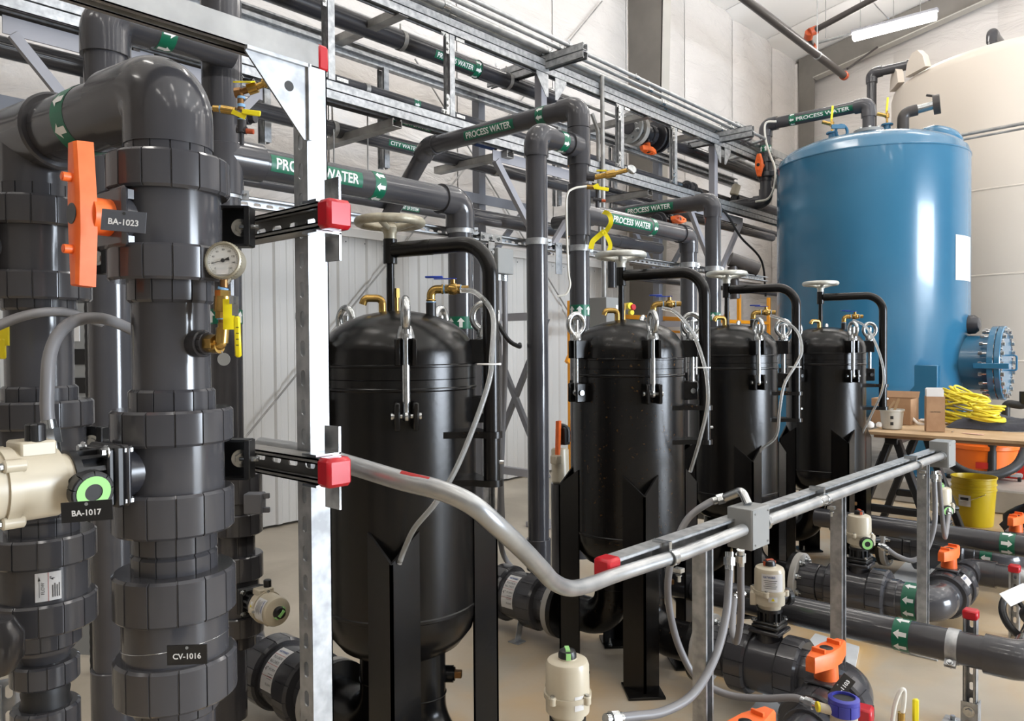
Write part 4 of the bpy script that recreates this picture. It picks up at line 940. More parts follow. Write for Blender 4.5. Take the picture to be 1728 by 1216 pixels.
    q = MB(); q.torus(fr(S(1.796), (0, 0, 1)), .098, .0145, 48, 14); q.lathe(fr(S(1.74), (0, 0, 1)), [(.016, 0), (.02, .004), (.02, .02), (.030, .038), (.016, .05), (.016, .06)], 24)
    for k in range(4): a = rad(30+90*k); q.tube([S(1.775)+V((math.cos(a), math.sin(a), 0))*.014, S(1.795)+V((math.cos(a), math.sin(a), 0))*.096], .010, 10)
    q.cyl(fr(S(1.79), (0, 0, 1)), .008, .028, 6); obj('handwheel', q, wheel, t)
    # vent: nipple, elbow, ball valve, clear hose; relief fitting on the other side
    pv = c+pol(296, .11); z0 = 1.485; dn = V((.60, -.80, 0)).normalized()
    def N(u, z, r=0): return pv+dn*u+V((0, 0, z))+V((.8, .6, 0))*r
    q = MB(); q.cyl(fr(N(0, z0), (0, 0, 1)), .016, .055, 20); obj('vent_nipple', q, 'plastic', t)
    q = MB(); q.cyl(fr(N(0, z0+.053), (0, 0, 1)), .0145, .005, 18); q.cyl(fr(N(.040, z0+.096), dn), .013, .005, 18); q.cyl(fr(N(.092, z0+.096), dn), .013, .004, 18); obj('thread_tape', q, 'tape', t)
    q = MB(); q.tube(bend([N(0, z0+.056), N(0, z0+.096), N(.040, z0+.096)], .022, 8), .0135, 18); q.torus(fr(N(0, z0+.062), (0, 0, 1)), .013, .003, 18, 8); q.torus(fr(N(.036, z0+.096), dn), .013, .003, 18, 8); obj('brass_elbow', q, 'brass', t)
    q = MB(); q.cyl(fr(N(.044, z0+.096), dn), .014, .012, 6); q.lathe(fr(N(.052, z0+.096), dn), [(.012, 0), (.018, .008), (.018, .026), (.012, .034)], 18); q.cyl(fr(N(.082, z0+.096), dn), .0145, .012, 6); q.cyl(fr(N(.096, z0+.096), dn), .011, .022, 12); q.cyl(fr(N(.069, z0+.110), (0, 0, 1)), .008, .016, 12); bv = obj('brass_valve', q, 'brass', t)
    q = MB(); q.box(fr(N(.045, z0+.128), (0, 0, 1), dn), .07, .014, .003); q.box(fr(N(.010, z0+.134), (0, 0, 1), dn), .055, .016, .006, .002); obj('lever', q, 'bluelever', bv)
    pr = c+pol(150, .05)
    q = MB(); q.tube(bend([pr+V((0, 0, 1.50)), pr+V((0, 0, 1.555)), pr+V((-.045, .03, 1.555)), pr+V((-.05, .035, 1.535))], .018, 6), .012, 14); q.cyl(fr(c+pol(60, .045)+V((0, 0, 1.50)), (0, 0, 1)), .011, .07, 16); q.cyl(fr(c+pol(60, .045)+V((0, 0, 1.56)), (0, 0, 1)), .013, .03, 6); obj('relief_fitting', q, 'brass', t)
    # nameplate lettering cast on the lid band is only relief
    return t
def hose(pts, r, label, m='clear'):
    q = MB(); q.tube(smooth(pts, 8), r, 12); return single('clear_hose', q, m, label, 'hose')
VC = []
for px, f in ((674, 2.42), (1060, 3.35), (1236, 4.25), (1393, 4.97)):
    p = P(px, 700, f); VC.append((p.x, p.y))
vessel(VC[0], 'nearest black filter vessel, tan worn handwheel, right behind the tall strut post', 'black', 'wheel_old')
vessel(VC[1], 'second black filter vessel from the post, lid flecked with rust', 'black_rust', 'wheel')
vessel(VC[2], 'third black filter vessel, half hidden by the second one', 'black', 'wheel')
vessel(VC[3], 'farthest black filter vessel, standing in front of the blue tank', 'black', 'wheel')
# clear drain hoses from the vents
f1 = 2.2
hose([P(778, 490, 2.28), P(800, 492, 2.26), P(822, 512, 2.22), P(833, 540, 2.15), P(830, 600, 2.1), P(826, 640, 2.08), P(805, 705, 2.05), P(770, 790, 2.02), P(735, 848, 2.02), P(700, 890, 2.06), P(683, 925, 2.12), P(674, 950, 2.14)], .0075, 'clear hose curving across the nearest vessel into its front leg')
hose([P(1117, 519, 3.22), P(1140, 527, 3.2), P(1168, 560, 3.12), P(1187, 610, 3.06), P(1194, 650, 3.04), P(1193, 690, 3.05), P(1180, 745, 3.1), P(1165, 795, 3.2)], .0075, 'clear hose hanging off the second vessel along its swing arm')
hose([P(1300, 532, 4.15), P(1322, 540, 4.1), P(1346, 560, 3.98), P(1353, 590, 3.9), P(1345, 612, 3.88), P(1324, 648, 3.86), P(1316, 690, 3.85), P(1310, 735, 3.9), P(1285, 758, 4.0), P(1266, 780, 4.05)], .0075, 'clear hose of the third vessel drooping into its leg')
hose([P(1440, 540, 4.85), P(1462, 552, 4.75), P(1480, 585, 4.62), P(1491, 625, 4.58), P(1488, 660, 4.6), P(1470, 700, 4.7), P(1455, 730, 4.8)], .0075, 'clear hose of the farthest vessel beside its swing arm')
for px, py, f, lab in ((824, 614, 2.08, 'white cable tie on the nearest swing arm'), (1185, 620, 3.06, 'white cable tie on the second swing arm'), (1341, 619, 3.88, 'white cable tie on the third swing arm')):
    p = P(px, py, f); q = MB(); q.torus(fr(p, (0, 0, 1)), .029, .0022, 24, 6); q.box(fr(p+V((.02, -.022, 0)), (0, 0, 1)), .008, .006, .006); single('cable_tie', q, 'white', lab, 'tie')

# ================================================================== VESSEL BRANCH VALVES
def branch(i, sg, y0, s=1.45):
    return VC[i][0], VC[i][1]+sg*y0
BZ = .175
# left-hand (wall side) check valves of vessels one and two
def check(i, label):
    X, Y = VC[i]; y = Y+.37
    t = valve('check_valve', label, (X, y+.25, BZ), (0, 1, 0), (-1, 0, 0), 1.5, 'none', mt='pvc', conn=(True, True))
    flange(t, (X, y-.005, BZ), (0, 1, 0), .138, .03, .07, 'lightgrey')
    n = (toward((X, y+.25, BZ), (0, 1, 0))*1.0+V((0, 0, .15))+V((-.15, 0, 0))).normalized()
    R = .114; o = V((X, y+.25, BZ)); tt = V((0, -1, 0)); 
    q = MB(); wrap_rect(q, o, tt, n, R+.0015, .072, .17); lb = obj('label', q, 'label', t)
    a = MB(); wrap_text(a, 'HAYWARD', o, tt, n, R+.0028, .010, .052, .02, 0, .066); obj('lettering', a, 'blueink', lb)
    a = MB(); wrap_text(a, 'TRUE UNION', o, tt, n, R+.0028, .010, .056, 0, 0, .038); wrap_text(a, 'BALL CHECK', o, tt, n, R+.0028, .010, .056, 0, 0, .020)
    wrap_text(a, '4"', o, tt, n, R+.0028, .016, None, 0, -.022, -.010); wrap_text(a, 'PVC EPDM', o, tt, n, R+.0028, .008, .036, 0, .012, -.008)
    for k in range(3): wrap_rect(a, o, tt, n, R+.0028, .030, .0015, 2, .014, -.024-.008*k)
    wrap_text(a, 'FLOW', o, tt, n, R+.0028, .008, None, 0, .014, -.060); obj('fine_print', a, 'ink', lb)
    a = MB()
    for yy in (.050, .008, -.034): wrap_rect(a, o, tt, n, R+.0028, .068, .0014, 2, 0, yy)
    obj('red_rule', a, 'redink', lb)
    e = y+.25+.2; q = MB(); q.tube(bend([(X, e-.01, BZ), (X, e+.17, BZ), (X, e+.17, BZ+.25)], .12, 10), .085, 28); obj('outlet_elbow', q, 'pvc', t)
    return t
check(0, 'dark union check valve with white label, left of the strut post foot')
check(1, 'dark union check valve left of the second vessel, half hidden by the curved conduit')
p = P(898, 1096, 3.55); q = MB(); q.box(fr((VC[1][0]-.1, VC[1][1]+.55, .06), (.25, .0, .9)), .04, .003, .13); q.box(T(VC[1][0]-.12, VC[1][1]+.55, .003), .06, .06, .004); single('pipe_support', q, 'galv', 'small steel foot under the second check valve', 'support')
# actuated valves on the viewer side
def act_branch(i, label, alabel, knob, gl, lab, litc, L=.142, sa=1.12):
    X, Y = VC[i]; y = Y-.37
    yv = y-(.30 if i > 1 else .265)
    t = valve('actuated_valve', label, (X, yv, BZ), (0, -1, 0), (0, 0, 1), 1.42, 'none', mt='pvc', conn=(True, True))
    flange(t, (X, y+.01, BZ), (0, -1, 0), .138, .032, .07, 'lightgrey')
    q = MB(); q.rib(fr((X, y-.02, BZ), (0, -1, 0)), .095, .09, 16, .003, .003); obj('flange_adapter', q, 'pvc', t)
    q = MB(); q.cyl(fr((X, yv, BZ+.09), (0, 0, 1)), .05, .045, 24); q.box(T(X, yv, BZ+.138), .12, .12, .016, .004); obj('mounting_pad', q, 'pvc_dark', t)
    a = actuator('actuator', alabel, (X, yv, BZ+.148), (0, 0, 1), sa, knob, gl, lab, litc, L=L)
    return yv, a
y2, a2 = act_branch(1, 'big grey union valve below the nearest labelled actuator on the second vessel line', 'cream upright actuator with white label just right of the grey junction box', (.85, -.55, 0), (-.3, .95, 0), (-.85, -.60, 0), 'red')
y3, a3 = act_branch(2, 'grey union valve under the middle upright actuator', 'cream actuator with green-ringed knob beside the middle rail post', (-.75, -.65, 0), (.75, -.65, 0), None, 'red')
y4, a4 = act_branch(3, 'grey union valve under the actuator by the end rail post', 'cream actuator half hidden behind the end rail post and conduits', (-.8, -.6, 0), (.75, -.65, 0), None, 'green')
# elbows after the actuated valves, then handle valves running along X
def tail(i, yv, label, hlabel, xlen=.36):
    X = VC[i][0]; y = yv-.187
    ye = PZ(*[(1432, 1168), (1576, 1022), (1640, 950)][i-1], BZ).y
    ye = min(ye, y-.145)
    r = .080
    t = pvc_run('branch_elbow', label, [(X, y+.02, BZ), (X, ye, BZ), (X+.12, ye, BZ)], r, fit=1.06, cat='pipe')
    arrow_band(t, (X, y-.055, BZ), (0, 1, 0), r*1.06+.001, .06, False, 8)
    v = valve('ball_valve', hlabel, (X+.29, ye, BZ), (1, 0, 0), (0, 0, 1), 1.22, 'handle', (1, -.12, 0), mt='pvc')
    q = MB(); n = V((0, -.75, .66)); wrap_rect(q, V((X+.29, ye, BZ)), V((1, 0, 0)), n, .102, .09, .05); lb = obj('label', q, 'label', v)
    a = MB(); wrap_text(a, 'HAYWARD', V((X+.29, ye, BZ)), V((1, 0, 0)), n, .1035, .010, .055, .02, 0, .012); obj('lettering', a, 'blueink', lb)
    # onward pipe
    r2 = pvc_run('branch_pipe', label.replace('elbow', 'outlet pipe').replace('rounded', 'plain'), [(X+.44, ye, BZ), (X+.74, ye, BZ), (X+.74, ye-1.6, BZ)], .060)
    return X, ye
e3 = tail(2, y3, 'rounded grey elbow with a green arrow band below the middle orange handle', 'grey union ball valve with orange handle, middle of the three on the floor')
e4 = tail(3, y4, 'rounded grey elbow behind the end rail post', 'grey union ball valve with orange handle farthest from the viewer')
# second vessel: valve turned towards the viewer
X2 = VC[1][0]; ye2 = .90
t = pvc_run('branch_elbow', 'big rounded grey elbow right of the nearest orange-handled valve', [(X2, y2-.17, BZ), (X2, ye2, BZ), (X2-.13, ye2, BZ)], .082, fit=1.06)
v2 = valve('ball_valve', 'grey union ball valve with the nearest fully seen orange handle', (X2-.27, ye2, BZ), (1, 0, 0), (0, 0, 1), 1.30, 'handle', (1, -.10, 0), mt='pvc')
q = MB(); q.tube([(X2-.42, ye2, BZ), (X2-1.1, ye2, BZ)], .070, 28); obj('inlet_pipe', q, 'pvc', v2)
q = MB(); q.rib(fr((X2-.78, ye2, BZ), (1, 0, 0)), .10, .07, 14, .003, .005); obj('pipe_union', q, 'pvc', v2)
name_tag('black tag reading BA-1103 tilted on the valve in the right foreground', 'BA-1103', P(1420, 1160, 2.42), CR*.62+CU*.78, .085, .046, up=-CR*.78+CU*.62)
# cross pipe in front, clamped to a strut stub
pa = P(1210, 1005, 3.32); pb = P(1596, 1082, 2.70); zz = (pa.z+pb.z)/2; Xc = (pa.x+pb.x)/2; zq = PX(1520, 1070, Xc).z
pe = PX(1735, 1105, Xc)
t = pvc_run('cross_pipe', 'long grey pipe crossing the front of the branches with a green arrow band', [(Xc, 2.0, zq), (Xc, pe.y, zq), (Xc+.6, pe.y, zq)], .0575)
arrow_band(t, (Xc, PX(1525, 1072, Xc).y, zq), (0, 1, 0), .0575, .055)
cc = PX(1610, 1085, Xc); pipe_clamp((Xc, cc.y, zq), (0, 1, 0), .0575, (-.8, 0, -.6), 'wide band clamp on the front cross pipe', wd=.036)
sp = thing('strut_stub', 'short slotted strut with red cap on a bolted floor base, right foreground', 'strut', (Xc+.05, cc.y, 0))
q = MB(); q.channel((Xc+.085, cc.y-.035, .03), (Xc+.085, cc.y-.035, zq+.09), (-1, 0, 0), slots=True); obj('channel', q, 'galv', sp)
q = MB(); q.box(T(Xc+.085, cc.y-.035, zq+.10), .048, .048, .035, .006); obj('end_cap', q, 'red', sp)
q = MB(); q.box(T(Xc+.085, cc.y-.035, .005), .20, .20, .008, .001)
q.box(T(Xc+.085-.024, cc.y-.035, .065), .004, .052, .125); q.box(T(Xc+.085, cc.y-.035-.026, .065), .05, .004, .125); obj('base', q, 'galv', sp)
for z in (.045, .095): q = MB(); q.bolt((Xc+.085-.027, cc.y-.035, z), (-1, 0, 0), .012, .008); obj('bolt', q, 'zinc', sp)
for dx in (-.07, .07):
    for dy in (-.07, .07): q = MB(); q.bolt((Xc+.085+dx, cc.y-.035+dy, .009), (0, 0, 1), .009, .014); obj('bolt', q, 'zinc', sp)
# rear cross pipe with its band
Xd = PZ(1600, 903, .33).x
t = pvc_run('cross_pipe', 'grey pipe crossing behind the orange handles in front of the yellow pail', [(Xd, 1.75, .33), (Xd, -1.2, .33)], .0575)
arrow_band(t, (Xd, PX(1702, 913, Xd).y, .33), (0, 1, 0), .0575, .07, True)
q = MB(); a = PX(1408, 862, Xd); 
t = pvc_run('floor_header', 'grey header low behind the vessels with a green label', [(VC[2][0]+.55, 2.6, .33), (VC[2][0]+.55, 1.9, .33)], .0575)
# small support with red cap near the far outlet pipe
ps = P(1640, 955, 3.5)
sp = thing('strut_stub', 'short strut with red cap beside the middle outlet pipe', 'strut', (ps.x, ps.y, 0))
c3 = PZ(1712, 950, BZ+.18)
q = MB(); q.channel((c3.x, c3.y, .0), (c3.x, c3.y, BZ+.14), (-1, 0, 0), slots=True); obj('channel', q, 'galv', sp)
q = MB(); q.box(T(c3.x, c3.y, BZ+.155), .048, .048, .035, .006); obj('end_cap', q, 'red', sp)
pipe_clamp((VC[2][0]+.74, c3.y+.02, BZ), (0, 1, 0), .060, (-.9, 0, -.3), 'band clamp on the middle outlet pipe by the red cap', wd=.036)

# ================================================================== STRUT RAIL WITH CONDUIT AND BOXES
r0 = P(1030, 948, 1.784); r1 = P(1580, 766, 3.62); zr = (r0.z+r1.z)/2; r0.z = r1.z = zr; rd = (r1-r0).normalized(); rs = rd.cross(V((0, 0, 1))).normalized()
rl = thing('rail', 'long low strut rail on posts before the vessels, red cap at its near end', 'rail', r0)
q = MB(); q.channel(r0, r1, rs, slots=True); obj('channel', q, 'galv', rl)
def on_rail(px):
    best = None
    for i in range(400):
        p = r0+(r1-r0)*(i/399); d = p-CP; x = 864+FPX*d.dot(CR)/d.dot(_f)
        if best is None or abs(x-px) < best[0]: best = (abs(x-px), p)
    return best[1]
for k, px in enumerate((1186, 1415, 1558)):
    p = on_rail(px); h = p+rs*.0
    q = MB(); q.channel((p.x, p.y, .0), (p.x, p.y, p.z-.022), -rd, m='x') if False else q.channel((p.x, p.y, 0), (p.x, p.y, p.z-.022), rs); obj('post', q, 'galv', rl)
    q = MB(); q.box(T(p.x, p.y, .004), .15, .15, .008, .001); obj('base_plate', q, 'galv', rl)
q = MB(); q.box(fr(r0-rd*.012, rd), .047, .047, .05, .006); obj('end_cap', q, 'red', rl)
q = MB(); q.box(fr(r1+rd*.10, rd), .047, .047, .03, .006); obj('end_cap', q, 'red', rl)
# conduit: from the foreground strut down, swooping to the rail and on through two boxes
off = rs*.045+V((0, 0, -.012))
b1 = on_rail(1243)+rs*.035; b2 = on_rail(1578)+rs*.03
a0 = P(1000, 983, 1.77)
rc = .0165
path = [P(440, 752, 1.44), P(520, 765, 1.38), P(600, 787, 1.32), P(679, 811, 1.27), P(740, 826, 1.24), P(793, 849, 1.22), P(837, 885, 1.24), P(881, 926, 1.31), P(914, 960, 1.40), P(934, 981, 1.47), P(962, 992, 1.55), P(995, 986, 1.63), P(1045, 968, 1.75), P(1120, 942, 1.90)]
cA = on_rail(1130)+off; 
q = MB(); pp = smooth(path[:-1]+[cA], 8); q.tube(pp+[b1-rd*.06+off*.35], rc, 22)
t = thing('bent_conduit', 'thick bent conduit sweeping from the strut post down across the vessel to the rail', 'conduit', path[4]); obj('tube', q, 'emt', t)
ls = P(700, 806, 1.31); lt = (P(740, 826, 1.24)-P(679, 811, 1.27)).normalized(); n = toward(ls, lt, .3)
ls = P(704, 815, 1.262)
q = MB(); wrap_rect(q, ls, lt, n, rc+.0012, .055, .018); lb = obj('sticker', q, 'label', t)
q = MB(); wrap_rect(q, ls, lt, n, rc+.002, .055, .007, 4, 0, .008); obj('sticker_stripe', q, 'redink', lb)
q = MB(); c1 = b1+rd*.06+off*.35; c2 = b2-rd*.07+off*.3; q.tube([c1, c2], rc, 20)
t2 = thing('rail_conduit', 'straight conduit along the rail between the two grey boxes', 'conduit', c1); obj('tube', q, 'emt', t2)
q = MB()
for c in (c1+rd*.0, c2-rd*.01): q.cyl(fr(c, rd), rc*1.45, .018, 8)
obj('locknut', q, 'zinc', t2)
q = MB(); cx = c1+(c2-c1)*.22; q.cyl(fr(cx, rd), rc*1.12, .05, 18, c=.002); obj('coupling', q, 'zinc', t2)
def cstrap(t, c):
    q = MB(); q.lathe(fr(c-rd*.012, rd), [(rc, 0), (rc+.003, 0), (rc+.003, .022), (rc, .022)], 20, caps=False); q.box(fr(c+rs*.018+V((0, 0, -.026)), rd), .010, .022, .018); q.bolt(c+rs*.018+V((0, 0, -.038)), (0, 0, -1), .005, .016); q.box(fr(c-rs*.03+V((0, 0, .014)), rs), .05, .012, .05); obj('strap', q, 'zinc', t)
cstrap(t, on_rail(1108)+off*1.02)
for px in (1368, 1528): 
    p = on_rail(px); k = (p-c1).dot(rd); cstrap(t2, c1+rd*k)
def jbox(o, w_, h_, d_, label):
    t = thing('rail_junction_box', label, 'box', o)
    m = fr(o, rs, V((0, 0, 1))); q = MB(); q.box(m, h_, w_, d_, .002); obj('body', q, 'boxgrey', t)
    q = MB(); q.box(fr(o+rs*(d_/2+.001), rs, V((0, 0, 1))), h_-.004, w_-.004, .003, .001); cv = obj('cover', q, 'boxgrey', t)
    for a in (-1, 1):
        for c in (-1, 1): q = MB(); q.bolt(o+rs*(d_/2+.002)+rd*(a*(w_/2-.014))+V((0, 0, c*(h_/2-.014))), rs, .003, .002, False); obj('screw', q, 'zinc', cv)
    return t
j1 = jbox(b1+V((0, 0, -.005)), .105, .115, .075, 'square grey junction box on the rail in the centre right')
j2 = jbox(b2+V((0, 0, .0)), .115, .12, .08, 'square grey junction box at the far end of the rail')
# strut fitting over the rail next to the box
# flexible conduits hanging from the boxes
def flex(pts, r, label, m='flexgrey', fit0=True, fit1=True, nm='flexible_conduit'):
    pp = smooth(pts, 10); t = thing(nm, label, 'conduit', pts[0])
    n = len(pp); q = MB(); L = sum((pp[i+1]-pp[i]).length for i in range(n-1)); q.tube(pp, r, 16); obj('tube', q, m, t)
    for k, c, d in ((fit0, pp[0], pp[1]-pp[0]), (fit1, pp[-1], pp[-2]-pp[-1])):
        if k: q = MB(); q.cyl(fr(c, d), r*1.5, .022, 8); q.cyl(fr(c-d.normalized()*.015, d), r*1.1, .05, 16); obj('connector', q, 'zinc', t)
    return t
flex([P(1231, 940, 2.22), P(1230, 980, 2.20), P(1225, 1040, 2.16), P(1206, 1110, 2.08), P(1170, 1170, 1.98), P(1120, 1200, 1.90), P(1070, 1208, 1.84), P(1030, 1212, 1.80)], .0115, 'grey flexible conduit looping from the near box down to the bottom actuator')
flex([P(1250, 935, 2.26), P(1250, 980, 2.28), P(1250, 1040, 2.32), P(1243, 1082, 2.38), P(1236, 1060, 2.46), P(1240, 1010, 2.54), P(1250, 1003, 2.56)], .0105, 'grey flexible conduit hanging in a tight loop beside the labelled actuator')
flex([P(1222, 840, 2.30), P(1196, 848, 2.30), P(1160, 876, 2.28), P(1138, 925, 2.26), P(1127, 985, 2.26), P(1133, 1045, 2.28), P(1150, 1100, 2.30), P(1178, 1145, 2.30), P(1230, 1172, 2.28), P(1290, 1178, 2.24), P(1340, 1177, 2.2), P(1372, 1188, 2.16)], .0105, 'long grey flexible conduit arching over the near box and down to the blue-capped transmitter')
q = MB(); e0 = P(1222, 840, 2.30); e1 = b1+V((0, 0, .055)); q.tube(bend([e0, e0+(e1-e0)*.75+V((0, 0, .035)), e1], .02, 8), .013, 14); single('conduit_elbow', q, 'zinc', 'curved zinc conduit elbow on top of the near grey box', 'fitting')
g3 = P(1484, 930, 3.72)
flex([P(1576, 800, 3.62), P(1578, 850, 3.60), P(1576, 890, 3.58), P(1562, 930, 3.58), P(1540, 945, 3.58), P(1515, 938, 3.6), P(1497, 926, 3.62), P(1488, 922, 3.64)], .0115, 'grey flexible conduit curving from the far box to the middle actuator')
flex([P(1584, 800, 3.64), P(1588, 850, 3.7), P(1594, 905, 3.8), P(1598, 890, 3.9), P(1602, 862, 4.0)], .0105, 'grey flexible conduit falling from the far box to the last actuator')
# bottom centre actuator on its own floor valve
ba = P(958, 1216, 1.62)
tb = actuator('actuator', 'cream upright actuator with green and black indicator at the bottom centre', (ba.x, ba.y, P(958, 1165, 1.62).z-.115), (0, 0, 1), .92, None, None, None, 'green', L=.135)
q = MB(); n = V((-.15, -1, 0)).normalized(); oc = V((ba.x, ba.y, P(958, 1165, 1.62).z-.008)); n = (V((CP.x, CP.y, 0))-V((oc.x, oc.y, 0))).normalized(); n = Matrix.Rotation(.55, 3, 'Z') @ n
wrapH(q, oc, V((0, 0, 1)), n, .0470, .022, .030); lb = obj('sticker', q, 'label', tb); a = MB(); textH(a, 'T 21', oc, V((0, 0, 1)), n, .0478, .006, .014, 0, 0); obj('lettering', a, 'ink', lb)
vb = valve('actuated_valve', 'grey union valve mostly below the frame under the bottom actuator', (ba.x, ba.y, P(958, 1165, 1.62).z-.115-.10), (.3, -1, 0), (0, 0, 1), 1.0, 'none')
# partial ball valve with orange handle at the bottom edge
hb = P(1258, 1338, 2.02); valve('ball_valve', 'grey ball valve with an orange handle cut off by the bottom edge', hb, (-.6, -.8, 0), (0, 0, 1), 1.1, 'handle', (1, -.15, 0))
# blue capped transmitter
tp = P(1424, 1192, 2.12)
t = thing('pressure_transmitter', 'transmitter with a violet-blue screw cap and cream body at the bottom edge', 'instrument', tp)
q = MB(); q.lathe(fr(tp+V((0, 0, -.14)), (0, 0, 1)), [(.03, 0), (.036, .02), (.036, .12)], 28); q.tube([tp+V((0, 0, -.02)), tp-CR*.07+V((0, 0, .0))], .013, 14); obj('body', q, 'cream', t)
q = MB(); q.rib(fr(tp+V((0, 0, -.02)), (0, 0, 1)), .041, .035, 8, .003, .003); q.lathe(fr(tp+V((0, 0, .015)), (0, 0, 1)), [(.041, 0), (.041, .010), (.034, .014), (.030, .014), (.030, .006)], 32, caps=False); cp_ = obj('screw_cap', q, 'bluecap', t)
q = MB(); q.cyl(fr(tp+V((0, 0, .0195)), (0, 0, 1)), .031, .002, 28); obj('window', q, 'ink', cp_)
q = MB(); q.cyl(fr(tp-CR*.075, CR), .014, .006, 18); obj('seal_ring', q, 'yellow', t)
rc_ = P(1457, 1204, 2.2); q = MB(); q.box(fr(rc_, (0, 0, 1), (1, .1, 0)), .05, .05, .045, .006); single('strut_end_cap', q, 'red', 'red strut cap right beside the blue-capped transmitter', 'cap')
yh = P(1545, 1198, 2.2); t = thing('sample_valve', 'small brass valve with an upright yellow lever at the bottom right', 'valve', yh)
q = MB(); q.box(fr(yh, (0, 0, 1), CR), .018, .010, .068, .004); obj('lever', q, 'yellow', t); q = MB(); q.cyl(fr(P(1521, 1225, 2.2), (0, 0, 1)), .010, .04, 12); q.tube([P(1521, 1225, 2.2), P(1545, 1228, 2.2)], .010, 12); obj('body', q, 'brass', t)
hose([P(1505, 1225, 2.2), P(1510, 1190, 2.2), P(1519, 1166, 2.2), P(1526, 1165, 2.2), P(1525, 1190, 2.2), P(1521, 1212, 2.2)], .006, 'milky tube hooked over beside the yellow lever', 'milky')
# black wheel valve and white placard on the right edge
wv = P(1738, 1040, 3.0); t = thing('gear_operator', 'black handwheel edge with a blank white placard at the right border', 'operator', wv)
q = MB(); q.torus(fr(wv, (-.6, -.5, .6)), .10, .014, 36, 10); q.cyl(fr(wv, (-.6, -.5, .6)), .04, .04, 20)
for k in range(3): a = rad(120*k+20); m = fr(wv, (-.6, -.5, .6)); q.tube([wv, m @ V((.1*math.cos(a), .1*math.sin(a), 0))], .009, 8)
obj('wheel', q, 'plastic', t)
pc = P(1716, 1003, 2.9); q = MB(); q.box(fr(pc, CU*.7-_f*.7, CR*.8+CU*.45), .12, .055, .003); pl = obj('placard', q, 'white', t)
# ================================================================== LEFT FOREGROUND VALVE COLUMNS
UP = V((0, 0, 1))
A0 = P(290, 600, 1.205); B0 = P(67, 600, 1.45)
AX, AY, BX, BY = A0.x, A0.y, B0.x, B0.y
def zA(py, side=True): return P(290, py, 1.205).z
def zB(py): return P(67, py, 1.45).z
def seg_ring(t, nm, X, Y, zt, zb, R, m='pvc', rib=True, n=14, g=.0022):
    q = MB()
    if rib: q.rib(fr((X, Y, zb), UP, (1, .3, 0)), R, zt-zb, n, g, .004)
    else: q.lathe(fr((X, Y, zb), UP), [(R-.003, 0), (R, .003), (R, zt-zb-.003), (R-.003, zt-zb)], 48)
    return obj(nm, q, m, t)
# valve BA-1023
def fg_valve(name, label, X, Y, zf, ys, r=(.0635, .0895, .0755, .0895, .0635), mt='pvc'):
    """ys: pixel rows of connector top, nut top, body top, body bottom, nut bottom, connector bottom"""
    z = [zf(y) for y in ys]; t = thing(name, label, 'valve', (X, Y, (z[0]+z[-1])/2))
    seg_ring(t, 'end_connector', X, Y, z[0], z[1]-.006, r[0], mt); seg_ring(t, 'union_nut', X, Y, z[1], z[2], r[1], mt)
    seg_ring(t, 'body', X, Y, z[2]+.006, z[3]-.006, r[2], mt, False); seg_ring(t, 'union_nut', X, Y, z[3], z[4], r[3], mt); seg_ring(t, 'end_connector', X, Y, z[4]+.006, z[5], r[4], mt)
    return t
va = fg_valve('ball_valve', 'large grey ball valve with orange upright handle behind the tag reading BA-1023', AX, AY, zA, (240, 272, 333, 421, 478, 513))
zc = zA(381); hd = V((-1, -.06, 0)).normalized()
q = MB(); q.cyl(fr((AX, AY, zc)+hd*.06 if False else V((AX, AY, zc))+hd*.06, hd), .036, .026, 28)
q.box(fr(V((AX, AY, zc))+hd*.088, hd, UP), .088, .088, .010, .005)
for a in (-1, 1): q.box(fr(V((AX, AY, zc))+hd*.079+UP*(a*.034), hd, UP), .014, .06, .018)
obj('mounting_pad', q, 'pvc', va)
hc = V((AX, AY, zc))+hd*.120
q = MB(); q.cyl(fr(V((AX, AY, zc))+hd*.092, hd), .027, .030, 28)
kd = hd.cross(UP); mh = fr(hc-hd*.002, hd, UP)
L, W = .1035, .0205
out = [(-L, -W*.62), (-L*.25, -W), (L*.25, -W), (L, -W*.62), (L, W*.62), (L*.25, W), (-L*.25, W), (-L, W*.62)]
n = 8; q.add([mh @ V((x, y, 0)) for x, y in out]+[mh @ V((x*.985, y*.9, .022)) for x, y in out]+[mh @ V((x*.97, y*.6, .026)) for x, y in out],
    [tuple(reversed(range(n))), tuple(range(2*n, 3*n))]+[(b0+i, b0+(i+1) % n, b0+n+(i+1) % n, b0+n+i) for b0 in (0, n) for i in range(n)])
for s in (-.5, .5): q.cyl(mh @ T(s*L*.98, 0, .02), .0065, .018, 16); q.cyl(mh @ T(s*L*.98, 0, .02), .0045, .019, 12)
hn = obj('handle', q, 'orange', va)
q = MB(); q.lathe(mh @ T(0, 0, .0262), [(.0001, .001), (.0145, .001), (.015, 0)], 28, caps=False); obj('cap', q, 'plastic', hn)
# piping of column A above and between the valves
ta = thing('front_pipe_column', 'foreground grey riser with big rounded elbow linking to the left column', 'pipe', (AX, AY, zA(600)))
ze = PY(285, 160, AY).z; zt_ = zA(243)
yB = BY
dAB = V((BX-AX, BY-AY, 0)).normalized(); tA = V((AX, AY, ze)); tB = V((BX, BY, ze))
elb = bend([(AX, AY, zt_-.01), tA, tA+dAB*.135], .060, 16)
q = MB(); q.tube(elb, .0655, 48); obj('elbow', q, 'pvc', ta)
q = MB(); q.tube([tA+dAB*.12, tB-dAB*.06], .0572, 48); obj('pipe', q, 'pvc', ta)
arrow_band(ta, tA+dAB*.235, dAB, .0572, .042, False, 8)
q = MB(); q.cyl(fr((AX, AY, zA(658)), UP), .0572, zA(508)-zA(658), 48); obj('pipe', q, 'pvc', ta)
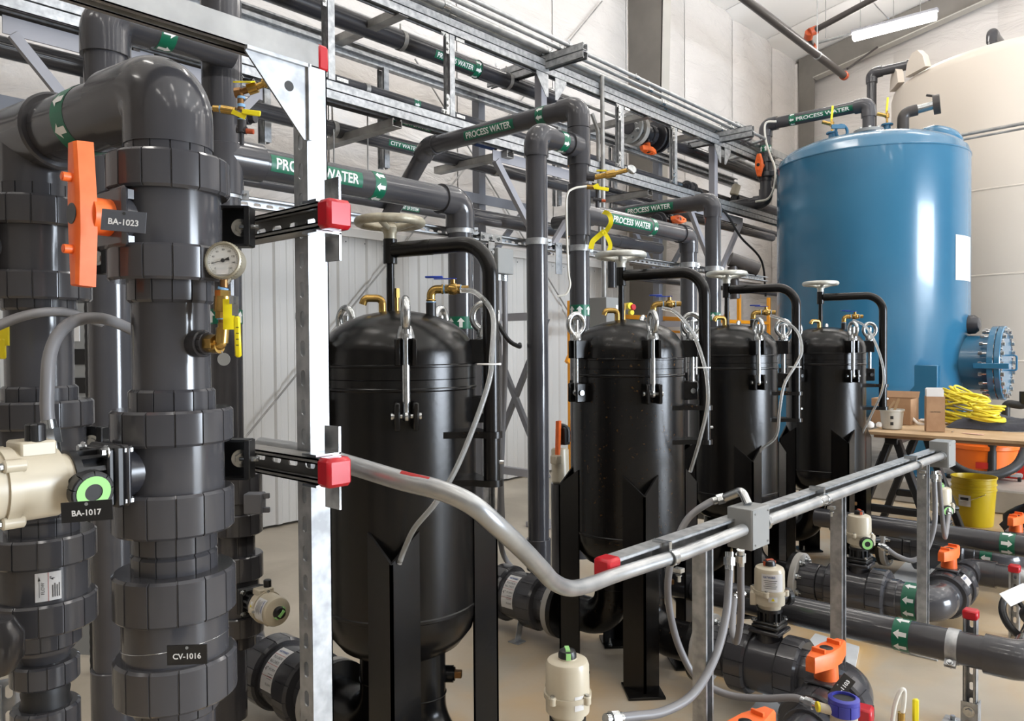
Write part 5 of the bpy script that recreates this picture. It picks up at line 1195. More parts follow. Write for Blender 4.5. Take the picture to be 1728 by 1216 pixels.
# gauge tapping boss
bs = P(330, 583, 1.15); nb = V((bs.x-AX, bs.y-AY, 0)).normalized(); bz = zA(580)
nb = (CR*.86-_f*.45); nb.z = 0; nb.normalize()
q = MB(); q.cyl(fr(V((AX, AY, bz))+nb*.048, nb), .021, .026, 28, c=.002); q.rib(fr(V((AX, AY, bz))+nb*.07, nb), .0175, .012, 10, .001, .001); obj('tapping_boss', q, 'pvc_dark', ta)
# valve BA-1017 and its actuator
vb_ = fg_valve('ball_valve', 'large grey ball valve below, driven by the cream actuator', AX, AY, zA, (655, 688, 745, 822, 892, 928))
zc2 = zA(785)
q = MB(); q.cyl(fr(V((AX, AY, zc2))+hd*.06, hd), .040, .026, 28); q.box(fr(V((AX, AY, zc2))+hd*.089, hd, UP), .088, .088, .011, .005); obj('mounting_pad', q, 'pvc_dark', vb_)
ac = actuator('actuator', 'cream actuator lying level at the left edge, green-ringed knob facing out', V((AX, AY, zc2))+hd*.094, hd, .97, -_f-CU*.10-CR*.0, UP, None, L=.20, kz=.060)
# check valve CV-1016
vc_ = fg_valve('check_valve', 'large grey check valve carrying the tag CV-1016 at the bottom', AX, AY, zA, (928, 958, 1032, 1100, 1172, 1200), (.0635, .0905, .0785, .0905, .0635))
q = MB(); q.cyl(fr((AX, AY, zA(1400)), UP), .0572, zA(1196)-zA(1400), 48); obj('pipe', q, 'pvc', ta)
wz = zA(1085); q = MB(); q.torus(fr((AX, AY, wz+.006), (-.03, .12, 1)), .0788, .0006, 60, 5); obj('wire', q, 'zinc', vc_)
# tags
name_tag('tag with a painted grey sheen reading BA-1023 hanging on the upper front valve', 'BA-1023', P(209, 373, 1.045), CR*.985+_f*-.17*0-CU*.07+_f*.12, .0575, .0285, 'tagsheen', up=CU)
name_tag('black tag reading BA-1017 hanging below the green-ringed knob', 'BA-1017', P(147, 862, .985), CR+_f*.10+CU*.06, .0625, .026, 'tag', up=CU)
name_tag('black tag reading CV-1016 wired to the bottom front check valve', 'CV-1016', P(316, 1104, 1.10), CR+_f*.05+CU*.02, .056, .028, 'tag', up=CU)
# ---- pressure gauge on its brass tree
g0 = V((AX, AY, bz))+nb*.085
gp = P(378, 440, 1.155); gt = thing('pressure_gauge', 'round steel pressure gauge on brass fittings on the front riser', 'gauge', gp)
el = P(374, 585, 1.155); v0 = P(375, 512, 1.155)
q = MB(); q.cyl(fr(g0-nb*.006, nb), .0135, .02, 6); q.tube(bend([g0+nb*.01, el, P(376, 545, 1.155)], .014, 8), .0075, 16); q.tube([el+V((0, 0, .006)), P(376, 553, 1.155)], .0098, 16); q.tube([el-nb*.004, el-nb*.018], .0098, 16); obj('brass_elbow', q, 'brass', gt)
q = MB(); q.tube([P(376, 556, 1.155), P(375, 535, 1.155)], .006, 14); q.tube([P(378, 485, 1.155), P(378, 470, 1.155)], .006, 14); obj('nipple', q, 'bronze', gt)
q = MB(); q.tube([P(375, 537, 1.155), P(375, 525, 1.155)], .010, 6); q.tube([P(375, 526, 1.155), P(376, 500, 1.155)], .0125, 20); q.tube([P(376, 501, 1.155), P(376, 490, 1.155)], .0115, 6); obj('ball_valve_body', q, 'brass', gt)
q = MB(); q.tube([P(375, 556, 1.155), P(375, 553, 1.155)], .0078, 14); q.tube([P(376, 489, 1.155), P(377, 485, 1.155)], .0078, 14); q.tube([P(375, 539, 1.155), P(375, 536, 1.155)], .0078, 14); obj('thread_tape', q, 'tape', gt)
gn = (-_f+CR*-.05+V((0, 0, .05))).normalized(); gm = fr(gp, gn, V((0, 0, 1)))
q = MB(); q.lathe(gm, [(.020, -.024), (.0255, -.022), (.0255, -.002), (.028, 0), (.0285, .004), (.0265, .007), (.0245, .007), (.0245, .002), (.0001, .002)], 44, caps=False)
for k in range(40): a = 2*math.pi*k/40; q.box(gm @ Matrix.Translation((.0283*math.cos(a), .0283*math.sin(a), .002)) @ Matrix.Rotation(a, 4, 'Z'), .0015, .0022, .005)
q.tube([gp-V((0, 0, .024))-gn*.01, P(378, 478, 1.155)], .0065, 12); obj('case', q, 'wheel_old', gt)
q = MB(); q.cyl(gm @ T(0, 0, .0015), .0243, .0015, 40); fc = obj('dial', q, 'gaugeface', gt)
a = MB(); mg = Matrix(((gm.col[1].x*-1, gm.col[0].x, gm.col[2].x, gp.x), (gm.col[1].y*-1, gm.col[0].y, gm.col[2].y, gp.y), (gm.col[1].z*-1, gm.col[0].z, gm.col[2].z, gp.z), (0, 0, 0, 1)))
for k, s in enumerate(('0', '20', '40', '60', '80', '100', '120', '140', '160')):
    th = rad(225-270*k/8); flat_text(a, s, mg, .0028, None, 0, .0036, .0165*math.cos(th), .0165*math.sin(th))
for k in range(33):
    th = rad(225-270*k/32); a.box(mg @ Matrix.Translation((.0215*math.cos(th), .0215*math.sin(th), .0036)) @ Matrix.Rotation(th, 4, 'Z'), .0022 if k % 4 == 0 else .001, .0004, .0003)
flat_text(a, 'PI-1024', mg, .0022, None, 0, .0049, 0, -.0146) if False else None
obj('numerals', a, 'ink', fc)
a = MB(); nt_ = mg @ Matrix.Rotation(rad(195), 4, 'Z'); a.box(nt_ @ T(.009, 0, .0045), .018, .0009, .0005); a.prism(nt_, [(-.003, .0008), (-.010, .0028), (-.010, -.0028), (-.003, -.0008)], .0006, .0043); a.lathe(mg @ T(0, 0, .0042), [(.0001, .0012), (.003, .0010), (.003, 0)], 16, caps=False); obj('needle', a, 'ink', fc)
a = MB(); a.box(mg @ T(0, -.0175, .0048), .0185, .0075, .0005); obj('sticker', a, 'label', fc)
# yellow lever with hanging tag
q = MB(); q.box(fr(P(397, 516, 1.12), -_f, UP), .028, .009, .002); q.box(fr(P(393, 506, 1.12), CR, UP), .012, .012, .006); lv = obj('lever_shank', q, 'zinc', gt)
q = MB(); q.box(fr(P(401, 568, 1.12), -_f, UP+CR*-.03), .060, .0095, .006, .0025); g = obj('lever_grip', q, 'yellow', gt)
q = MB(); q.box(fr(P(386, 530, 1.128), -_f+CR*.4, UP), .045, .016, .001); obj('warning_tag', q, 'yellow', gt)
q = MB(); q.cyl(fr(P(378, 606, 1.14), -_f), .0095, .001, 24); q.tube([P(374, 592, 1.145), P(377, 600, 1.143)], .0008, 5); obj('round_tag', q, 'boxgrey', gt)
a = MB()
for k in range(4): a.box(fr(P(400.5, 552+10*k, 1.1165), -_f, CR), .004, .0012, .0004)
obj('grip_print', a, 'ink', g)

# ---- column B
tb_ = thing('left_pipe_column', 'grey riser at the left edge with a tee at its head', 'pipe', (BX, BY, zB(600)))
q = MB(); q.cyl(fr((BX, BY, zB(318)), UP), .064, ze-zB(318), 48); q.cyl(fr(tB-dAB*.085, dAB), .0665, .17, 48); q.cyl(fr(tB-dAB*.092, dAB), .0690, .016, 48, c=.004); obj('tee', q, 'pvc', tb_)
q = MB(); q.tube([tB+dAB*.05, tB+dAB*1.0], .0572, 40); obj('pipe', q, 'pvc', tb_)
q = MB(); q.cyl(fr((BX, BY, zB(654)), UP), .0572, zB(520)-zB(654), 48); obj('pipe', q, 'pvc', tb_)
v = fg_valve('ball_valve', 'grey union valve at the head of the left edge column', BX, BY, zB, (314, 340, 388, 462, 508, 525)); q = MB(); q.cyl(fr(V((BX, BY, zB(425)))+hd*.06, hd), .03, .03, 20); q.box(fr(V((BX, BY, zB(425)))+hd*.09, hd, UP), .08, .08, .01, .003); obj('mounting_pad', q, 'pvc', v)
fg_valve('ball_valve', 'grey union valve behind the cream actuator on the left column', BX, BY, zB, (650, 674, 720, 850, 866, 880), (.0635, .0895, .0755, .075, .0635))
q = MB(); q.cyl(fr((BX, BY, zB(905)), UP), .0600, zB(850)-zB(905), 48); obj('pipe', q, 'pvc', tb_)
cv = fg_valve('check_valve', 'grey check valve with a white FLOW label at the bottom left', BX, BY, zB, (868, 897, 945, 1003, 1055, 1088), (.0635, .0905, .0785, .0905, .0635))
# FLOW label
n = (-_f*.80+CR*.60); n.z = 0; n.normalize(); oc = V((BX, BY, zB(974)))
q = MB(); wrapH(q, oc, UP, n, .0795, .042, .052); lb = obj('label', q, 'label', cv)
a = MB(); R = .0803; tt = UP.cross(n)
def onB(x, y): th = x/R; return oc+UP*y+n*(R*math.cos(th))+tt*(R*math.sin(th))
vs, fs, w_ = text('FLOW', 0); a.add([onB(-.009-y*.0055, -.002+x*.0055*-1*-1) for x, y in [(px_, py_) for px_, py_ in vs]], fs)
vs, fs, w_ = text('4"', .02); a.add([onB(.006-y*.008, .015+x*.006) for x, y in vs], fs)
a.add([onB(*p) for p in ((-.0148, -.018), (-.0142, -.018), (-.0142, .016), (-.0148, .016))], [(0, 1, 2, 3)]); a.add([onB(*p) for p in ((-.0165, .012), (-.0125, .012), (-.0145, .020))], [(0, 1, 2)])
for k in range(4): a.add([onB(*p) for p in ((.006+.0035*k, -.02), (.0075+.0035*k, -.02), (.0075+.0035*k, .002+.003*(k % 2)), (.006+.0035*k, .002+.003*(k % 2)))], [(0, 1, 2, 3)])
obj('lettering', a, 'ink', lb)
a = MB(); a.add([onB(*p) for p in ((-.0005, -.026), (.0002, -.026), (.0002, .026), (-.0005, .026))], [(0, 1, 2, 3)]); obj('red_rule', a, 'redink', lb)
# reducer, small union, flexible joint
q = MB(); q.lathe(fr((BX, BY, zB(1150)), UP), [(.041, 0), (.041, zB(1112)-zB(1150)), (.050, zB(1098)-zB(1150)), (.054, zB(1092)-zB(1150)), (.054, zB(1084)-zB(1150))], 44); obj('reducer', q, 'pvc', tb_)
seg_ring(tb_, 'small_union_nut', BX, BY, zB(1113), zB(1152), .0585, n=12)
q = MB(); zz0 = zB(1206); H = zB(1150)-zz0; q.lathe(fr((BX, BY, zz0), UP), [(.036, 0), (.042, H*.1), (.044, H*.3), (.040, H*.5), (.042, H*.7), (.038, H*.9), (.036, H)], 36); obj('flexible_joint', q, 'rubber', tb_)
seg_ring(tb_, 'small_union_nut', BX, BY, zB(1190), zB(1240), .0585, n=12)
q = MB(); q.cyl(fr((BX, BY, zB(1400)), UP), .045, zB(1236)-zB(1400), 32); obj('pipe', q, 'pvc', tb_)
# ---- column D union valves (behind, on the second riser)
def zD_(py): return P(395, py, 2.63).z
DX2, DY2 = DX+.03, HY-.0
vd = fg_valve('ball_valve', 'grey union valve low on the second riser, behind the front column', DX2, DY2, zD_, (770, 800, 850, 868, 905, 925))
fg_valve('ball_valve', 'grey union valve carrying the horizontal cream actuator', DX2, DY2, zD_, (905, 940, 982, 1042, 1076, 1100))
hd3 = (V((CR.x, CR.y, 0))*.72-V((_f.x, _f.y, 0))*.69).normalized(); bD = V((DX2, DY2, zD_(1010)))
q = MB(); q.cyl(fr(bD+hd3*.06, hd3), .036, .03, 24); q.box(fr(bD+hd3*.09, hd3, UP), .088, .088, .011, .004); single('valve_pad', q, 'plastic', 'black mounting pad between the second riser valve and its actuator', 'bracket')
a5 = actuator('actuator', 'cream actuator pointing toward the viewer just left of the strut post', bD+hd3*.096, hd3, .98, None, UP, CR*-.3+UP*.2-_f*.9, 'green', L=.125)
q = MB(); pf = fr(bD-CR*.0+V((0, 0, .36)), (1, 0, 0))
# saddle half beside that column
sd = P(430, 848, 2.60); t = thing('saddle_bracket', 'slate plastic saddle with open notches beside the strut post', 'bracket', sd)
q = MB(); q.box(fr(sd, UP, CR), .06, .05, .068, .003)
for k in (-1, 1): q.box(fr(sd+CR*.038+UP*(k*.024), UP, CR), .025, .012, .018, .002)
obj('body', q, 'paintdark', t)

# ================================================================== FOREGROUND STRUT FRAME
pX, pY = PX(526, 600, .790).x, P(529, 600, 1.345).y
pp_ = P(528, 600, 1.345); pX, pY = pp_.x, pp_.y
zT = P(520, 103, 1.345).z
sf = thing('strut_stand', 'bright galvanised strut stand in the foreground, tall slotted post with red caps', 'stand', (pX, pY, 0))
q = MB(); q.channel((pX, pY, 0), (pX, pY, zT-.02), (1, 0, 0), slots=True, pitch=.0508, sw=.0135, sl=.0285); obj('post', q, 'galv', sf)
q = MB(); q.box(T(pX, pY, .004), .15, .15, .008); obj('base_plate', q, 'galv', sf)
q = MB(); q.channel((pX+.018, pY, zT), (-2.4, pY, zT), (0, 0, -1)); obj('top_beam', q, 'galv_dull', sf)
q = MB(); q.box(T(pX+.014, pY, zT), .024, .046, .046, .005); obj('end_cap', q, 'red', sf)
m = fr((pX-.018, pY-.0225, zT-.022), (0, -1, 0), (-1, 0, 0))   # local x -> -X, y -> down
ydir = (m @ V((0, 1, 0))-m @ V((0, 0, 0)))
sgn = 1 if ydir.z < 0 else -1
q = MB(); hole = []
q.prism(m, [(0.004, 0), (.115, 0), (.118, sgn*.008), (.012, sgn*.128), (0.004, sgn*.128)], .004)
q.prism(m, [(0.004, 0), (.118, 0), (.118, sgn*.006), (0.004, sgn*.006)], .010); q.prism(m, [(0.0, 0), (.006, 0), (.006, sgn*.128), (0.0, sgn*.128)], .010)
gs = obj('gusset', q, 'galv', sf)
q = MB(); q.cyl(m @ T(.040, sgn*.045, .0042), .0085, .0006, 20); obj('gusset_hole', q, 'ink', gs)
# side arms with caps and the clamp saddles
for k, (pyc, lab) in enumerate(((362, 'upper'), (790, 'lower'))):
    c0 = P(566, pyc, 1.225); c1 = P(424, 391 if k == 0 else 776, 1.40); z = (c0.z+c1.z)/2; xa = (c0.x+c1.x)/2
    q = MB(); q.channel((xa, c0.y+.02, z), (xa, c1.y+(.02 if k == 0 else .18), z), (-1, 0, 0), slots=True); obj('arm', q, 'galv_dull', sf)
    q = MB(); q.box(T(xa, c0.y+.004, z), .047, .035, .047, .006); obj('end_cap', q, 'red', sf)
    for s in (-1, 1):
        q = MB(); q.box(T(xa+.004, c0.y+.045, z+s*.0245), .048, .04, .004); q.box(T(xa+.026, c0.y+.045, z+s*.046), .004, .04, .045); obj('angle_fitting', q, 'zinc', sf)
    # saddle between valve body and strut
    s0 = P(397, 383 if k == 0 else 774, 1.30)
    t = thing('saddle_bracket', 'black plastic saddle with hex bolt joining the %s front valve to the strut arm' % lab, 'bracket', s0)
    q = MB(); w_ = .052; m2 = fr(s0, -_f, CR); q.box(m2 @ T(0, 0, -.012), w_, .066, .004); 
    q.box(m2 @ T(0, .032, 0), w_, .004, .028); q.box(m2 @ T(0, -.032, 0), w_, .004, .028); q.box(m2 @ T(w_/2-.002, 0, 0), .010, .066, .030, .001); obj('body', q, 'plastic', t)
    q = MB(); q.bolt(s0+CR*.006-_f*-.008, (-_f+CR*.5), .0095, .008); q.tube([s0+CR*.008, s0+CR*.04], .004, 10); q.box(fr(s0+CR*.034, CR), .004, .03, .004); obj('bolt', q, 'zinc', t)
for px, py, f, lab in ((160, 745, 1.50, 'black plastic saddle with bolts right of the left column'), (168, 437, 1.5, 'small black saddle bolted behind the orange handle')):
    s0 = P(px, py, f); t = thing('saddle_bracket', lab, 'bracket', s0); m2 = fr(s0, -_f, CR); q = MB(); q.box(m2, .045, .06, .02, .003); q.box(m2 @ T(.02, 0, .008), .012, .06, .03, .002); obj('body', q, 'plastic', t)
    q = MB(); q.bolt(s0-_f*.012, (-_f+CR*.3), .009, .007); q.tube([s0+CR*.02, s0+CR*.06], .005, 10); obj('bolt', q, 'zinc', t)
# left edge flexible conduits
flex([P(88, 748, 1.13), P(80, 700, 1.13), P(80, 650, 1.13), P(84, 600, 1.14), P(100, 562, 1.16), P(130, 540, 1.2), P(170, 537, 1.28), P(205, 548, 1.36), P(240, 566, 1.44)], .0095, 'smooth grey flexible conduit rising from the cream actuator and arching right', fit0=True, fit1=False)
flex([P(-40, 568, 1.2), P(0, 548, 1.25), P(40, 533, 1.3), P(80, 526, 1.36), P(120, 528, 1.45), P(170, 545, 1.6)], .0082, 'grey ribbed conduit arching in from the left edge', fit0=False, fit1=False)
q = MB(); q.box(fr(P(4, 566, 1.3), -_f, UP), .034, .022, .004); q.box(fr(P(4, 588, 1.3), -_f, UP), .035, .012, .006, .002); single('yellow_lever', q, 'yellow', 'yellow valve lever poking in at the left edge', 'lever')
q = MB(); c = P(-10, 1090, 1.3); q.lathe(fr(c, UP), [(.0001, -.05), (.03, -.045), (.045, -.02), (.045, .02), (.03, .045), (.0001, .05)], 24); single('rounded_fitting', q, 'pvc', 'rounded grey pipe cap at the lower left edge', 'cap')
q = MB(); p = P(15, 1190, 1.6); q.channel((p.x, p.y, 0), (p.x, p.y, p.z+.05), (-.3, -1, 0), slots=True); single('strut_post', q, 'galv', 'slotted strut foot at the bottom left corner', 'strut')
# taps on the second riser
tpc = P(388, 155, 2.42)
t = thing('sample_tree', 'brass sample valves with yellow levers on the upper second riser', 'valve', tpc)
bz_ = P(388, 157, 2.40)
q = MB(); q.cyl(fr(V((DX, HY, bz_.z))+V((.05, -.03, 0)), (.55, -.83, 0)), .026, .035, 24, c=.002); q.cyl(fr(V((DX, HY, bz_.z))+V((.069, -.059, 0)), (.55, -.83, 0)), .022, .02, 8); obj('boss', q, 'pvc_dark', t)
f_ = 2.36
q = MB(); q.tube([P(397, 157, f_), P(407, 156, f_)], .016, 8); q.tube([P(404, 156, f_), P(422, 150, f_)], .010, 12); q.tube([P(406, 158, f_), P(406, 186, f_)], .010, 12); obj('tee', q, 'bronze', t)
q = MB(); q.tube([P(419, 151, f_), P(434, 146, f_)], .018, 12); q.tube([P(434, 146, f_), P(450, 140, f_)], .010, 12); q.tube([P(445, 142, f_), P(452, 138, f_)], .015, 8); obj('brass_body', q, 'brass', t); q = MB(); q.tube([P(360, 183, f_), P(375, 184, f_)], .010, 8); q.tube([P(374, 184, f_), P(398, 188, f_)], .013, 12); obj('brass_body', q, 'brass', t)
q = MB(); q.box(fr(P(412, 138, f_-.03), -_f*.4+CU, CR*.95-CU*.2), .055, .035, .004); obj('lever', q, 'yellow', t)
q = MB(); q.box(fr(P(424, 190, f_-.04), -_f, CR-CU*.12), .058, .017, .006, .003); obj('lever', q, 'yellow', t)
q = MB(); q.box(fr(P(403, 193, f_-.03), -_f, CR-CU*.45), .045, .014, .003); obj('warning_tag', q, 'yellow', t)
q = MB(); q.tube([P(407, 163, f_), P(407, 167, f_)], .012, 12); q.tube([P(407, 176, f_), P(407, 181, f_)], .012, 12); q.tube([P(371, 184, f_), P(375, 184, f_)], .011, 12); q.tube([P(408, 201, f_), P(408, 204, f_)], .012, 12); obj('thread_tape', q, 'tape', t)
q = MB(); q.tube([P(343, 181, f_), P(361, 183, f_)], .005, 8); obj('tubing', q, 'milky', t)
q = MB(); q.tube([P(408, 203, f_), P(408, 224, f_)], .014, 16); q.tube([P(400, 218, f_), P(416, 220, f_)], .012, 14); q.tube([P(408, 224, f_), P(408, 244, f_)], .007, 10); nv = obj('needle_valve', q, 'pvc_dark', t)
q = MB(); q.tube([P(416, 221, f_), P(428, 222, f_)], .008, 10); obj('red_knob', q, 'redcoup', nv)
# similar tree on the looping riser
f_ = 4.0
t = thing('sample_tree', 'brass sample valves with yellow levers on the looping riser', 'valve', P(1010, 300, 4.0))
q = MB(); q.tube([P(990, 298, f_), P(1003, 299, f_)], .022, 16); q.tube([P(1008, 312, f_), P(1008, 350, f_)], .010, 10); q.tube([P(1001, 336, f_), P(1015, 338, f_)], .012, 12); obj('boss', q, 'pvc_dark', t)
q = MB(); q.tube([P(1003, 299, f_), P(1030, 294, f_)], .014, 10); q.tube([P(1030, 294, f_), P(1058, 287, f_)], .012, 10); q.tube([P(1022, 295, f_), P(1038, 292, f_)], .02, 10); obj('brass_body', q, 'brass', t); q = MB(); q.tube([P(990, 315, f_), P(1012, 316, f_)], .013, 10); obj('brass_body', q, 'brass', t)
q = MB(); q.box(fr(P(1015, 288, f_-.03), CU, CR), .05, .02, .005); obj('lever', q, 'yellow', t)
q = MB(); q.box(fr(P(1016, 318, f_-.03), -_f, CR-CU*.15), .07, .018, .006, .002); obj('lever', q, 'yellow', t)
q = MB(); q.box(fr(P(1006, 314, f_-.03), -_f, CR+CU*.5), .03, .02, .004); obj('warning_tag', q, 'yellow', t)
q = MB(); gm2 = fr(P(1064, 288, f_), (-_f+CR*.5+CU*.6)); q.cyl(gm2, .026, .02, 24, c=.003); obj('gauge', q, 'zinc', t)
q = MB(); q.tube([P(1015, 338, f_), P(1022, 339, f_)], .008, 8); obj('red_knob', q, 'redcoup', t)
hose([P(990, 314, 3.99), P(968, 318, 3.97), P(957, 330, 3.96), P(956, 370, 3.97), P(959, 455, 3.98), P(962, 480, 3.98), P(955, 496, 3.98), P(940, 500, 3.98)], .0055, 'milky tube looping down the looping riser', 'milky')
# yellow caution tape
t = thing('caution_tape', 'yellow caution tape tied round the header pipe', 'tape', P(1020, 385, 4.2))
def ribbon(pts, w_, n):
    q = MB(); pp = smooth(pts, 6); vs = []; fs = []
    for i, p in enumerate(pp):
        d = (pp[min(i+1, len(pp)-1)]-pp[max(i-1, 0)]).normalized(); s = d.cross(V(n)).normalized()*w_/2; vs += [p-s, p+s]
    for i in range(len(pp)-1): fs.append((2*i, 2*i+1, 2*i+3, 2*i+2))
    q.add(vs, fs); return q
obj('loop', ribbon([P(1018, 357, 4.12), P(1028, 362, 4.08), P(1031, 375, 4.07), P(1024, 388, 4.09), P(1018, 394, 4.1)], .025, -_f), 'yellow', t)
obj('tail', ribbon([P(1020, 390, 4.09), P(1008, 400, 4.1), P(1000, 408, 4.1), P(997, 420, 4.1)], .028, -_f), 'yellow', t)
obj('tail', ribbon([P(1018, 390, 4.09), P(1026, 402, 4.1), P(1030, 415, 4.1), P(1025, 428, 4.1)], .022, -_f), 'yellow', t)
# orange handle and actuator seen behind risers at upper right
t = valve('ball_valve', 'far union valve with an orange handle behind the third riser', PY(1120, 376, 2.9), (1, 0, 0), (.3, -1, .1), .8, 'handle', (1, 0, 0), 'pvc_dark')

# ================================================================== TANKS
R = .90; bt = V((8.37, 2.50, 0)); t = thing('blue_tank', 'tall glossy blue steel tank on legs beside the white tank', 'tank', bt)
zs = 3.245; q = MB()
prof = [(.0001, .62), (.3, .64), (.6, .72), (.8, .84), (R, 1.02), (R, zs-.02), (R+.006, zs-.015), (R+.006, zs-.005), (R, zs), (R-.02, zs+.062), (R-.09, zs+.125), (R-.22, zs+.18), (.45, zs+.232), (.2, zs+.252), (.0001, zs+.257)]
q.lathe(fr(bt, UP), prof, 128, caps=False); obj('shell', q, 'blue', t)
for k in range(4):
    a = rad(200+90*k-20) if False else rad(227+90*k); p = bt+V((math.cos(a), math.sin(a), 0))*(R+.02)
    q = MB(); q.box(fr((p.x, p.y, .71), UP, (1, 0, 0)), .10, .22, 1.0, .006); q.box(fr((p.x, p.y, .215), UP, (math.cos(a), math.sin(a), 0)), .3, .34, .02, .004); obj('leg', q, 'blue', t)
mz = 1.22
q = MB(); q.cyl(fr((bt.x, bt.y-R+.1, mz), (0, -1, 0)), .26, .33, 48); obj('manway_neck', q, 'blue', t)
fo = V((bt.x, bt.y-R-.20, mz))
mf = flange(t, fo, (0, -1, 0), .345, .05, .25, 'blue', 20); 
q = MB(); q.cyl(fr(fo+V((0, -.056, 0)), (0, -1, 0)), .345, .05, 56, c=.006); cvr = obj('manway_cover', q, 'blue', t)
for k in range(20):
    a = 2*math.pi*k/20; p = fo+V((.305*math.cos(a), -.108, .305*math.sin(a))); q = MB(); q.bolt(p, (0, -1, 0), .020, .022); q.cyl(fr(p+V((0, .02, 0)), (0, 1, 0)), .010, .14, 8); q.cyl(fr(p+V((0, .15, 0)), (0, 1, 0)), .018, .03, 6); obj('cover_bolt', q, 'zinc', cvr)
q = MB(); q.tube(bend([fo+V((.1, -.106, .07)), fo+V((.1, -.17, .07)), fo+V((.1, -.17, -.07)), fo+V((.1, -.106, -.07))], .02, 5), .009, 8); obj('cover_handle', q, 'blue', cvr)
q = MB(); q.box(T(bt.x-.34, fo.y-.04, mz-.02), .05, .28, .05, .004); obj('davit_lug', q, 'blue', t)
q = MB(); q.lathe(fr((bt.x, bt.y-R+.05, mz+.36), (-.1, -1, .05)), [(.09, .0), (.09, .1), (.06, .14), (.0001, .15)], 24); obj('small_nozzle_cap', q, 'pvc_dark', t)
# label
n = (-_f+CR*.0); n = (PZ(1622, 440, 2.4)-PZ(1622, 440, 2.4)); 
c0 = P(1622, 443, 7.45); n = pol(260.7, 1); q = MB(); wrapH(q, V((bt.x, bt.y, P(1620, 443, 7.6).z)), UP, n, R+.004, .34, .42, 0, 12); obj('blank_nameplate', q, 'white', t)
# top fittings
tz = zs+.225
q = MB(); fc_ = PX(1466, 212, bt.x); q.cyl(fr((bt.x, fc_.y, tz-.04), UP), .085, .10, 28); q.cyl(fr((bt.x, fc_.y, tz+.06), UP), .145, .03, 36, c=.004); nz_ = obj('top_nozzle', q, 'blue', t)
q = MB(); q.cyl(fr((bt.x, fc_.y, tz+.095), UP), .145, .035, 36, c=.004); obj('pipe_flange', q, 'boxgrey', nz_)
for k in range(8): a = rad(45*k+22); q = MB(); q.cyl(fr((bt.x+.115*math.cos(a), fc_.y+.115*math.sin(a), tz+.02), UP), .010, .13, 8); q.bolt((bt.x+.115*math.cos(a), fc_.y+.115*math.sin(a), tz+.13), UP, .016, .016); q.bolt((bt.x+.115*math.cos(a), fc_.y+.115*math.sin(a), tz+.055), (0, 0, -1), .016, .016); obj('stud_bolt', q, 'zinc', nz_)
hp_ = fc_.y; zpw = PX(1372, 195, bt.x).z; yl = PX(1292, 212, bt.x).y
tw = pvc_run('tank_inlet_pipe', 'grey pipe marked PROCESS WATER feeding the blue tank top', [(bt.x, hp_, tz+.13), (bt.x, hp_, zpw), (bt.x, yl, zpw), (bt.x, yl, PX(1290, 340, bt.x).z), (bt.x, yl+.55, PX(1290, 340, bt.x).z)], .062, fit=1.2)
mw_ = PX(1385, 190, bt.x-.1); marker(tw, (bt.x, mw_.y, zpw), (0, -1, 0), .062, 'PROCESS WATER', .62, .058, 0)
arrow_band(tw, (bt.x, PX(1339, 199, bt.x).y, zpw), (0, 1, 0), .062, .06)
vz = PX(1292, 283, bt.x); arrow_band(tw, (bt.x, yl, PX(1292, 252, bt.x).z), (0, 0, 1), .062, .07)
valve('ball_valve', 'orange-handled union valve high left of the blue tank', (bt.x, yl, vz.z), (0, 0, 1), (-1, .0, 0), 1.15, 'handle', (0, 0, 1), 'pvc_dark')
q = MB(); q.tube(smooth([PX(1310, 205, bt.x-.1), PX(1292, 208, bt.x-.12), PX(1292, 235, bt.x-.12), PX(1300, 262, bt.x-.1), PX(1308, 285, bt.x-.1), PX(1306, 315, bt.x-.1), PX(1296, 335, bt.x-.08), PX(1275, 340, bt.x-.08)], 6), .012, 8); single('tubing', q, 'milky', 'pale tube strapped down the pipe left of the blue tank', 'tube')
for px, py, lv in ((1404, 226, 1), (1497, 212, 1)):
    p = PX(px, py, bt.x-.25 if px < 1450 else bt.x+.1); g_ = thing('tank_vent_valve', ['small brass vent valve with yellow lever on the tank top, left of the inlet', 'small brass vent valve with yellow lever right of the tank inlet flange'][px > 1450], 'valve', p)
    q = MB(); q.cyl(fr(p+V((0, 0, -.12)), UP), .035, .13, 20); q.cyl(fr(p+V((0, 0, .0)), UP), .058, .018, 24, c=.004); obj('flange', q, 'blue', g_)
    q = MB(); q.cyl(fr(p+V((0, 0, .01)), UP), .011, .14, 12); q.cyl(fr(p+V((0, 0, .10)), (-.5, .86, .3)), .019, .10, 12); q.cyl(fr(p+V((0, 0, .08)), UP), .022, .04, 8); obj('body', q, 'brass', g_)
    q = MB(); q.box(fr(p+V((0, 0, .21)), -_f, UP+CR*.1), .16, .022, .008, .003); obj('lever', q, 'yellow', g_)
p = PX(1420, 222, bt.x-.3); q = MB(); q.torus(fr(p, (-.6, -.8, 0)), .065, .015, 28, 8); q.box(fr(p+V((-.1, .0, .03)), -_f), .04, .13, .02); single('lifting_lug', q, 'blue', 'blue lifting ring on the blue tank shoulder', 'lug')
p = PX(1524, 213, bt.x+.1); g_ = thing('camlock_fitting', 'dark elbow with a capped camlock on the blue tank top', 'fitting', p)
q = MB(); q.tube(bend([p+V((0, 0, -.12)), p+V((0, 0, .13)), p+V((.04, -.12, .15))], .07, 8), .056, 20); obj('elbow', q, 'sprink', g_)
q = MB(); q.tube([p+V((.04, -.12, .15)), p+V((.06, -.27, .17))], .042, 20); obj('nipple', q, 'zinc', g_)
q = MB(); q.tube([p+V((.06, -.26, .17)), p+V((.07, -.32, .175))], .095, 24); q.tube([p+V((.06, -.29, .25)), p+V((.05, -.20, .28))], .012, 6); obj('cap', q, 'sprink', g_)
